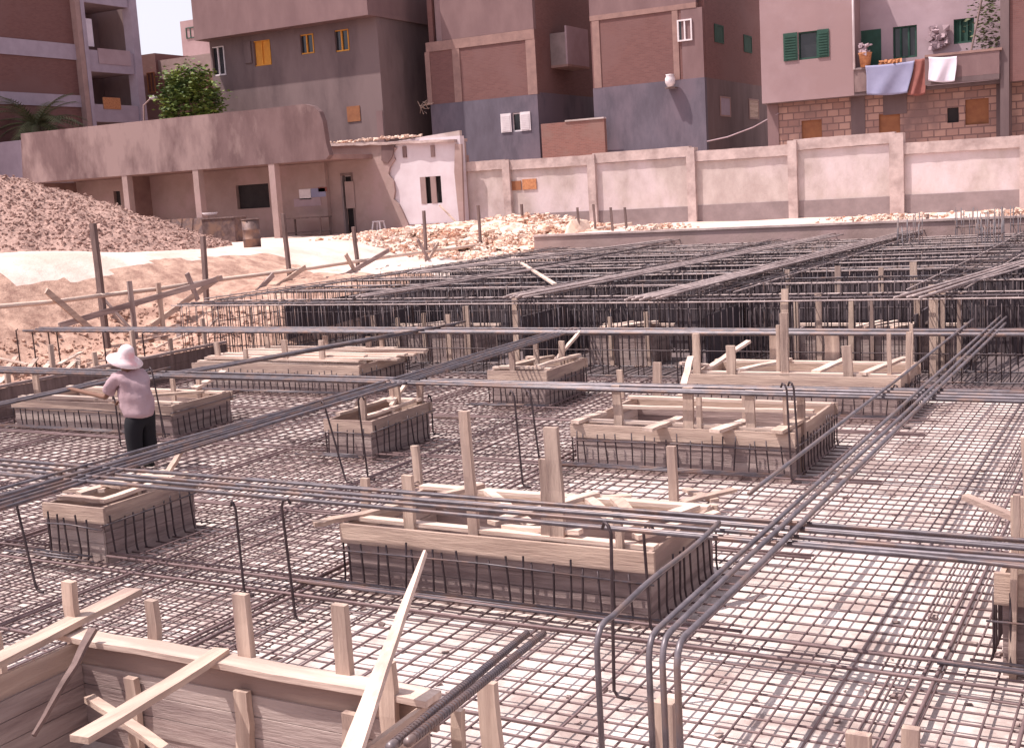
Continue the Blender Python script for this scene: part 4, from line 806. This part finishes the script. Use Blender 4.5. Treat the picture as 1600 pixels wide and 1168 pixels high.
MB().wall((xc1, BYY + .301), (0, 1), 14, 1.5, zs2, [], .3, (1, 0)).build('side_wall', 'A', Cc); MB().wall((xc1, BYY + .301), (0, 1), 14, zs2, zc + 6, [], .3, (1, 0)).build('side_wall', 'brick', Cc)
MB().wall((xc0, BYY + 12), (0, -1), 11.7, 1.5, zc, [], .3, (-1, 0)).build('side_wall', 'brick', Cc)
window(Cc, BYY, (1061, 33), (1085, 64), 'white', d=-.03)
def sidewin(par, X, p, q, frame, name='window', pane='glass', proud=.04):
    a = ax(*p, X + .02); b = ax(*q, X + .02); y0, y1 = a.y, b.y; z0, z1 = b.z, a.z; x0, x1 = X + .004, X + proud; w_ = .08
    mb = MB().box(x0, x1, y0, y0 + w_, z0, z1).box(x0, x1, y1 - w_, y1, z0, z1).box(x0, x1, y0 + w_, y1 - w_, z1 - w_, z1).box(x0, x1, y0 + w_, y1 - w_, z0, z0 + w_)
    o = mb.build(name, frame, par); MB().box(x0, x0 + .015, y0 + w_, y1 - w_, z0 + w_, z1 - w_).build('pane', pane, o); return o
sidewin(Cc, xc1, (1128, 151), (1145, 184), 'pillar', pane='band'); sidewin(Cc, xc1, (1173, 155), (1189, 188), 'pillar', pane='wood')
sidewin(Cc, xc1, (1119, 38), (1134, 70), 'green', pane='green'); sidewin(Cc, xc1, (1165, 55), (1178, 85), 'green', pane='green')
p = ay(1050, 124, BYY - .4); dsh = thing('water_jar', 'pale round jar bracketed at the top of the blue paint', 'jar', p)
MB().lathe(p, [(.02, -.4), (.15, -.38), (.24, -.2), (.25, 0), (.18, .14), (.22, .2), (.05, .22)], 16).build('jar_body', 'white', dsh, True); MB().box(p.x - .25, p.x + .25, p.y - .1, p.y + .38, p.z - .46, p.z - .41).build('bracket', 'post', dsh)
# cable slung to the corner
cb = [ay(1108, 222, 56.5), ay(1140, 215, 56), ay(1180, 200, 55.5), ay(1220, 178, 54.9)]
tag(MB().tube(cb, .03, 5).build('cable', 'plasterL', smooth=True), 'slack pale cable slung to the corner of the balcony building', 'cable')
# D: plaster upper storey over block masonry, with balcony
DY = 55.; xd0 = ay(1203, 200, DY).x; xu0 = ay(1192, 100, DY - .7).x; zo = ay(1196, 163, DY - .7).z
D = thing('apartment_block', 'pink plastered building at the right with green shutters and a long balcony', 'building', (xd0, DY, 2))
xd1 = 4.
gh = [((1255, 190), (1288, 240)), ((1376, 180), (1410, 235)), ((1511, 157), (1548, 194)), ((1483, 170), (1501, 192))]
holesD = [hole(p, q, DY, xd0) for p, q in gh]
MB().wall((xd0, DY), (1, 0), xd1 - xd0, 1.5, zo - .02, holesD, .35).build('ground_floor_wall', 'block', D)
for i, h in enumerate(holesD):
    MB().box(xd0 + h[0], xd0 + h[1], DY + .1, DY + .15, h[2], h[3]).build('board', 'brown' if i != 3 else 'dark', D)
MB().box(xd0, xd0 + .5, DY - .05, DY - .004, 1.5, zo - .025).build('corner_strip', 'A2', D)
for px in (1344, 1572): c = ay(px, 190, DY).x; MB().box(c - .3, c + .3, DY - .04, DY - .004, 1.5, zo - .025).build('pilaster', 'A', D)
MB().box(ay(1383, 160, DY).x, ay(1420, 160, DY).x, DY - .035, DY - .004, zo - .9, zo - .03).build('lintel', 'A', D)
UY = DY - .7; xb_ = ay(1336, 60, UY).x; xe = ay(1566, 80, UY).x
hw = hole((1250, 52), (1282, 92), UY, xu0)
MB().wall((xu0, UY), (1, 0), xb_ - xu0, zo, 13.5, [hw], .3).build('upper_wall', 'plasterD', D)
MB().wall((xb_, UY + 1.3), (1, 0), xd1 - xb_, zo, 13.5, [hole((1398, 44), (1436, 90), UY + 1.3, xb_), hole((1493, 32), (1525, 67), UY + 1.3, xb_)], .3).build('balcony_back_wall', 'plasterL', D)
MB().box(xb_ + .0, xb_ + .02, UY + .3, UY + 1.3, zo, 13.5).build('return_wall', 'plasterD', D)
MB().wall((xu0, UY + 12), (0, -1), 11.7, zo, 13.5, [], .3, (-1, 0)).build('side_wall', 'plasterD', D); MB().wall((xd0, UY + 12), (0, -1), 11.2, 1.5, zo, [], .3, (-1, 0)).build('side_wall', 'A', D)
MB().box(xu0 + .001, xd1, UY + .01, UY + 1.35, zo - .015, zo + .002 + .12).build('overhang_slab', 'A', D)
zr = ay(1390, 104, UY - .3).z; zr2 = ay(1480, 88, UY - .3).z
xm = ay(1448, 90, UY - .3).x
MB().box(xb_ + .02, xm, UY - .02, UY + .12, zo + .13, zr - .02).build('balcony_wall', 'fascia', D); MB().box(xb_ + .02, xm, UY - .06, UY + .16, zr - .018, zr + .06).build('balcony_rail', 'skirt', D)
MB().box(xm, xe, UY - .32, UY - .16, zo + .35, zr2).build('balcony_wall', 'A2', D); MB().box(xm, xe + .1, UY - .35, UY - .13, zr2 + .002, zr2 + .1).build('balcony_rail', 'beam', D); MB().box(xm, xe, UY - .32, UY - .005, zo + .14, zo + .345).build('balcony_floor', 'A', D)
MB().box(xe + .02, xe + .35, UY - .2, UY + 1.25, 1.5, 13.5).build('pier', 'A', D)
MB().box(xe + .36, xd1, UY - .1, UY + .2, zo, 13.5).build('brick_bay', 'brick', D)
window(D, UY, (1250, 52), (1282, 92), 'green', mull=0, shut=((-1, .62), (1, .5)), open_='green')
window(D, UY + 1.3, (1398, 44), (1436, 90), 'green', mull=2); window(D, UY + 1.3, (1493, 32), (1525, 67), 'green', mull=2, pane='green')
MB().box(xb_ + .05, xb_ + .9, UY + 1.28, UY + 1.295, zo + .2, ay(1345, 50, UY + 1.3).z).build('balcony_door', 'green', D)
c = ay(1336, 40, UY - .1); MB().tube([(c.x, UY - .06, zr), (c.x, UY - .06, 13.4)], .05, 8).build('drain_pipe', 'white', D, True)
# washing
def cloth(pts, Y, m, lab, name='cloth'):
    P = [ay(p[0], p[1], Y) for p in pts]; mb = MB(); nx, ny = 34, 14       # pts: tl, tr, br, bl
    for j in range(ny + 1):
        for i in range(nx + 1):
            u, v = i / nx, j / ny; p = P[0].lerp(P[1], u).lerp(P[3].lerp(P[2], u), v); sag = .06 * math.sin(u * math.pi) * (1 if v > .5 else .6)
            mb.v.append((p.x + .02 * math.sin(v * 5), Y - .03 + (.05 * math.sin(u * 9 + v * 2) + .008 * math.sin(u * 17 + v * 6)) * (.3 + v), p.z - sag))
    for j in range(ny):
        for i in range(nx): a = j * (nx + 1) + i; mb.f.append((a, a + nx + 1, a + nx + 2, a + 1))
    o = mb.build(name, m, smooth=True); s_ = o.modifiers.new('s', 'SOLIDIFY'); s_.thickness = .012; return tag(o, lab, 'washing', 'washing on the balcony')
cloth([(1355, 104), (1432, 96), (1422, 146), (1358, 149)], UY - .12, 'cloth_b', 'pale blue sheet hanging from the balcony rail')
cloth([(1433, 94), (1452, 90), (1450, 148), (1422, 149)], UY - .10, 'cloth_r', 'brown red cloth hanging beside the blue sheet on the balcony')
cloth([(1454, 90), (1498, 89), (1496, 128), (1454, 127)], UY - .42, 'cloth_w', 'white towel hanging on the right part of the balcony')
p = ay(1355, 98, UY + .05); bk = thing('wicker_basket', 'orange basket filled with bundles on the balcony rail', 'basket', p)
p = Vector((p.x, UY + .05, zr + .06)); MB().lathe(p, [(.2, 0), (.27, .55), (.3, .6), (.25, .6), (.2, .1)], 16).build('basket_body', 'straw', bk, True)
mb = stones(16, lambda: p + Vector((R.uniform(-.22, .22), R.uniform(-.15, .15), R.uniform(.55, .95))), '', '', .07, .14, .8); mb.build('contents', 'plasterL', bk)
p = ay(1395, 101, UY - .0); tag(stones(26, lambda: Vector((p.x + R.uniform(-.45, .35), UY + R.uniform(-.05, .1), zr + .1 + R.uniform(0, .12))), '', '', .06, .13, .6).build('bedding', 'straw'), 'crumpled orange bedding lying over the balcony rail', 'bedding')
p = ay(1466, 58, UY + 1.22); tag(stones(34, lambda: Vector((p.x + R.uniform(-.28, .5), p.y - .1, p.z + R.uniform(-.5, .4))), '', '', .06, .15, .8).build('hanging_bag', 'plasterL'), 'white and brown bags hanging on the wall between two green windows', 'bag')
p = ay(1545, 55, UY + .6); pl = thing('potted_vine', 'dark vine in a frame at the right end of the balcony', 'plant', (p.x, p.y, zr2))
MB().tube([(p.x - .5, UY - .2, zr2 + .1), (p.x - .1, UY + .3, zr2 + 2.4)], .045, 6).build('support_stick', 'post', pl)
def leaves(n, gen, s0, s1):
    mb = MB()
    for _ in range(n):
        c = Vector(gen()); s = R.uniform(s0, s1); e = Matrix.Rotation(R.uniform(0, 6.3), 3, 'Z') @ Matrix.Rotation(R.uniform(-1.2, 1.2), 3, 'X')
        mb.face([c + e @ Vector(v) * s for v in ((-.5, 0, 0), (0, -.28, .05), (.6, 0, 0), (0, .28, .05))])
    return mb
leaves(420, lambda: (p.x + R.gauss(0, .3), p.y + R.gauss(0, .15), zr2 + R.uniform(0, 2.2)), .1, .24).build('foliage', 'leaf2', pl)
# E: building with pale bands at the far left, its long side faces the site
EX = -62.; E = thing('banded_building', 'tall building at the far left with pale horizontal bands and open balconies', 'building', (EX, 58, 2))
za = lambda px, py: ax(px, py, EX)
MB().wall((EX, 40), (0, 1), 18, 1.5, 22, [], .4, (1, 0)).build('brick_wall', 'brick', E)
for (a, b) in (((60, 65), (60, 90)), ((60, 147), (60, 166))): MB().box(EX + .004, EX + .08, 40, 57.6, za(*b).z, za(*a).z).build('band', 'band', E)
MB().box(EX + .004, EX + .45, 57.3, 58.0, 1.5, 22).build('pillar', 'pillar', E); MB().box(EX + .46, EX + .5, 57.7, 58.0, 1.5, 22).build('pillar_edge', 'band', E)
MB().box(EX - .4, EX + .35, 62.1, 62.7, 1.5, 22).build('pillar', 'band', E)
MB().box(EX - 8, EX - 3.4, 58, 62.7, 1.5, 22).build('bay_back', 'A', E); MB().box(EX - 8, EX - .4, 62.71, 63.0, 1.5, 22).build('end_wall', 'A', E)
for (t_, b_) in (((170, 82), (170, 115)), ((170, 165), (170, 192)), ((170, -20), (170, 10))):
    zt2, zb2 = za(*t_).z, za(*b_).z
    MB().box(EX + .05, EX + .2, 58.01, 62.09, zb2, zt2).build('balcony_wall', 'band', E); MB().box(EX - 3.4, EX + .049, 58.01, 62.09, zb2, zb2 + .25).build('balcony_floor', 'A', E)
c1 = ax(138, 20, EX - .4)
cl_ = MB().box(EX - .3, EX - .25, 58.3, 59.2, za(140, 72).z, za(132, 28).z); tag(cl_.build('cloth', 'cloth_w'), 'long white sheet hanging in the upper balcony of the banded building', 'washing')
mbx = MB().box(EX + .21, EX + .24, 59.0, 61.8, za(180, 103).z, za(180, 82).z + .1); tag(mbx.build('rug', 'plasterL'), 'pale rug over the upper balcony wall of the banded building', 'rug')
mbx = MB().box(EX + .21, EX + .24, 59.0, 60.5, za(170, 172).z, za(170, 154).z); tag(mbx.build('rug', 'straw'), 'small orange rug over the lower balcony wall of the banded building', 'rug')
# F: small brown block and G: far grey block
FY = 66.; f0, f1, f2 = ay(200, 130, FY + .0).x, ay(254, 130, FY).x, ay(350, 130, FY).x
Fb = thing('apartment_block', 'low reddish brown block behind the round leafy tree', 'building', (f1, FY, 2))
zf = ay(254, 84, FY).z
MB().box(f0 - 2, f1, FY - .3, FY + 9, 1.5, zf).build('left_wing', 'brick', Fb); MB().box(f1 + .01, f2 + 2, FY, FY + 9, 1.5, zf - .8).build('right_wing', 'brickr', Fb)
a, b = ay(254, 90, FY), ay(350, 108, FY); MB().box(f1 + .01, f2 + 2, FY - .08, FY - .004, zf - 1.8, zf - .5).build('parapet_band', 'house', Fb)
window(Fb, FY - .3, (232, 115), (247, 145), 'brown', d=-.03)
GY = 95.; Gb = thing('apartment_block', 'distant grey block rising above the low reddish one against the sky', 'building', (-80, GY, 2))
a = ay(284, 35, GY); b = ay(345, 60, GY); MB().box(a.x, b.x + 6, GY, GY + 8, 1.5, a.z).build('wall', 'plasterD', Gb); window(Gb, GY, (293, 45), (308, 60), 'green', d=-.03)
# street lamp
p = ay(228, 190, 52); q = ay(243, 154, 52); sl_ = thing('street_lamp', 'small curved street lamp rising behind the low house parapet', 'lamp', (p.x, 52, 2))
MB().tube([(p.x, 52, 2), (p.x, 52, p.z), (p.x + .1, 52, q.z - .35), (q.x - .2, 52, q.z), (q.x, 52, q.z)], .05, 6).build('pole', 'pillar', sl_, True); MB().lathe((q.x, 52, q.z - .02), [(.02, .16), (.2, .1), (.26, 0), (.1, -.08), (.02, -.1)][::-1], 12).build('lamp_head', 'white', sl_, True)
# leafy tree
ty = 53.; tc = ay(302, 152, ty); T = thing('leafy_tree', 'dense round leafy tree behind the low house parapet', 'tree', (tc.x, ty, 2))
MB().tube([(tc.x, ty, 1.8), (tc.x + .1, ty, 4), (tc.x, ty, 7)], .22, 8, .12).build('trunk', 'bark', T, True)
limbs = MB(); cl = []
for k in range(46):
    a = R.uniform(0, 6.28); r = R.uniform(.2, 1.0) ** .6 * 2.05; zz = R.uniform(-2.6, 1.75); r *= (1 - max(0, zz - .6) * .35); c = Vector((tc.x + r * math.cos(a) * .78, ty + r * math.sin(a) * .8, tc.z - .3 + zz)); cl.append(c)
    if k % 3 == 0: limbs.tube([(tc.x, ty, 5 + zz * .3), tuple(c)], .05, 5, .02)
limbs.build('limbs', 'bark', T, True)
def lg(): c = R.choice(cl); return c + Vector((R.gauss(0, .3), R.gauss(0, .3), R.gauss(0, .27)))
leaves(8500, lg, .14, .32).build('crown', 'leaf', T)
# palm
py_ = 52.; pc = ay(60, 196, py_); Pm = thing('palm_tree', 'dusty palm crown rising behind the left end of the low house', 'palm', (pc.x, py_, 2))
MB().tube([(pc.x, py_, 1.8), (pc.x, py_, pc.z)], .3, 10, .24).build('trunk', 'bark', Pm, True)
for k in range(46):
    a = R.uniform(0, 6.28); el = R.uniform(.15, 1.35); L = R.uniform(2.6, 3.5); mb = MB(); prev = Vector((pc.x, py_, pc.z - .1)); hdir = Vector((math.cos(a), math.sin(a), 0)); pts = [prev]
    for s in range(1, 9):
        e2 = el - .17 * s * (1.3 - el * .5); prev = prev + (hdir * math.cos(e2) + Vector((0, 0, math.sin(e2)))) * (L / 8); pts.append(prev)
    mb.tube(pts, .035, 4, .01); side = Vector((-hdir.y, hdir.x, 0))
    for s in range(2, 9):
        for q in (0, .5):
            for sg in (-1, 1):
                b = pts[s - 1].lerp(pts[s], q); d = (pts[s] - pts[s - 1]).normalized(); tip = b + (side * sg * .55 + d * .5 - Vector((0, 0, .12))) * R.uniform(.8, 1.2)
                mb.face([b - d * .05, b + d * .05, tip])
    mb.build('frond', 'leaf2', Pm)
# pale low building at far left edge
a = ay(12, 225, 50); tag(MB().box(-66, -54.2, 49, 55, 1.5, a.z).build('shed', 'band'), 'pale shed glimpsed at the far left behind the end of the low house', 'shed')
# ------------------------------------------------------------------ the man
MP = Vector((-12.62, 12.1, 0))
hand = az(112, 611, 1.02); hand = Vector((hand.x, hand.y, hand.z + .03))
f = Vector((-.80, .06, 0)).normalized()            # the way he faces
lft = Vector((-f.y, f.x, 0)); up = Vector((0, 0, 1))
def pp(fw, lf, z): return MP + f * fw + lft * lf + up * z
def skin(nodes, edges, m, name, par, sub=2, root=0):
    me = bpy.data.meshes.new(name); me.from_pydata([tuple(n[0]) for n in nodes], edges, []); me.materials.append(M[m])
    o = bpy.data.objects.new(name, me); COL.objects.link(o)
    s = o.modifiers.new('skin', 'SKIN'); s.use_smooth_shade = True
    for i, n in enumerate(nodes):
        r = n[1]; v = me.skin_vertices[0].data[i]; v.radius = (r, r) if not isinstance(r, tuple) else r; v.use_root = (i == root)
    b = o.modifiers.new('sub', 'SUBSURF'); b.levels = sub; b.render_levels = sub
    if par is not None: o.parent = par; o.matrix_parent_inverse = Matrix.Translation(-Vector(par.location)) if par.type == 'EMPTY' else Matrix.Identity(4)
    return o
man = thing('person', 'worker in white sun hat, pink shirt and black trousers reaching for the bars', 'person', MP)
hl = hand; elL = pp(.40, .20, 1.03); shL = pp(.17, .21, 1.27); shR = pp(.14, -.21, 1.27)
dirh = (hl - elL).normalized(); wr = hl - dirh * .09
N = [(pp(0, 0, .92), .14), (pp(.03, 0, 1.08), .14), (pp(.08, 0, 1.24), .14), (pp(.14, 0, 1.37), .06), (pp(.16, 0, 1.45), .08), (pp(.165, 0, 1.54), .088),
     (shL, .045), (elL, .038), (wr, .03), (shR, .045), (pp(.22, -.28, 1.02), .038), (pp(.44, -.17, .95), .03),
     (pp(0, .10, .85), .10), (pp(.03, .11, .5), .068), (pp(-.02, .12, .09), .042), (pp(0, -.10, .85), .10), (pp(.02, -.11, .5), .068), (pp(-.04, -.12, .09), .042)]
Ed = [(0, 1), (1, 2), (2, 3), (3, 4), (4, 5), (2, 6), (6, 7), (7, 8), (2, 9), (9, 10), (10, 11), (0, 12), (12, 13), (13, 14), (0, 15), (15, 16), (16, 17)]
# palms and fingers continue the same body skeleton
def addhand(i0, wrist, d, side, dn):
    s = side; k = len(N); pal = wrist + d * .06; N.append((pal, .024)); Ed.append((i0, k))
    for j, (o, L) in enumerate(((-.027, .062), (-.009, .07), (.009, .066), (.026, .052))):
        a = pal + d * .035 + s * o; b = a + d * L * .5 - up * .018; c = b + d * L * .25 - up * .032; q = len(N)
        N.extend([(a, .0105), (b, .0095), (c, .008)]); Ed.extend([(k, q), (q, q + 1), (q + 1, q + 2)])
    q = len(N); N.extend([(wrist + d * .035 + s * dn * .035, .011), (wrist + d * .075 + s * dn * .045 - up * .03, .0095)]); Ed.extend([(k, q), (q, q + 1)])
addhand(8, wr, dirh, dirh.cross(up).normalized(), 1)
dR = (N[11][0] - N[10][0]).normalized(); addhand(11, N[11][0] + dR * .02, dR, dR.cross(up).normalized(), -1)
body = skin(N, Ed, 'skin', 'body', man, 2)
sh = skin([(pp(-.03, 0, .70), .225), (pp(-.01, 0, .86), .24), (pp(.05, 0, 1.13), .235), (pp(.11, 0, 1.26), .20), (pp(.16, 0, 1.35), .09), (pp(.155, .19, 1.30), .10), (shL.lerp(elL, .5), .092), (shL.lerp(elL, .88), .085), (pp(.13, -.20, 1.30), .10), (pp(.17, -.26, 1.16), .095), (pp(.20, -.27, 1.06), .088)],
          [(0, 1), (1, 2), (2, 3), (3, 4), (3, 5), (5, 6), (6, 7), (3, 8), (8, 9), (9, 10)], 'shirt', 'shirt', man, 3)
tx = bpy.data.textures.new('folds', 'CLOUDS'); tx.noise_scale = .16; dm = sh.modifiers.new('folds', 'DISPLACE'); dm.texture = tx; dm.strength = .07; dm.mid_level = .5; dm.texture_coords = 'GLOBAL'
tr = skin([(pp(-.02, 0, .93), .19), (pp(-.02, 0, .82), .21), (pp(-.01, .10, .72), .16), (pp(.02, .115, .45), .125), (pp(-.02, .12, .08), .105), (pp(-.01, -.10, .72), .16), (pp(.01, -.115, .45), .125), (pp(-.04, -.12, .08), .105)],
          [(0, 1), (1, 2), (2, 3), (3, 4), (1, 5), (5, 6), (6, 7)], 'trouser', 'trousers', man, 2)
for lf, fw in ((.115, 0), (-.115, -.02)): skin([(pp(fw - .05, lf, .05), .045), (pp(fw + .07, lf, .04), .045), (pp(fw + .17, lf, .035), .035)], [(0, 1), (1, 2)], 'shoe', 'shoe', man, 1)
ht = Matrix.Rotation(math.atan2(f.y, f.x), 3, 'Z') @ Matrix.Rotation(-.42, 3, 'Y')
hc = pp(.14, 0, 1.59)
hat = MB().lathe(hc, [(.245, -.085), (.25, -.078), (.18, -.03), (.122, .01), (.108, .06), (.088, .125), (.05, .155), (.004, .16)], 28, ht); ho = hat.build('sun_hat', 'hat', man, True)
# face under the brim
hr = Matrix.Rotation(math.atan2(f.y, f.x), 3, 'Z') @ Matrix.Rotation(.25, 3, 'Y'); fc = pp(.165, 0, 1.51)
def fpnt(x, y, z): return fc + hr @ Vector((x, y, z))
nose = MB().beam(fpnt(.085, 0, .02), fpnt(.115, 0, -.03), .028, .03, taper=1.3).build('nose', 'skin', man, True)
for s in (-1, 1): MB().lathe(fpnt(.082, s * .032, .02), [(.001, -.012), (.011, -.006), (.012, .006), (.001, .012)], 8).build('eye', 'white', man, True); MB().lathe(fpnt(-.0, s * .088, -.01), [(.003, -.03), (.014, -.015), (.016, .015), (.004, .03)], 8).build('ear', 'skin', man, True)
MB().beam(fpnt(.09, -.025, -.06), fpnt(.09, .025, -.06), .012, .014).build('mouth', 'cloth_r', man, True)
MB().lathe(fpnt(-.02, 0, .01), [(.05, -.07), (.088, -.03), (.094, .02), (.06, .07)], 14).build('hair', 'shoe', man, True)
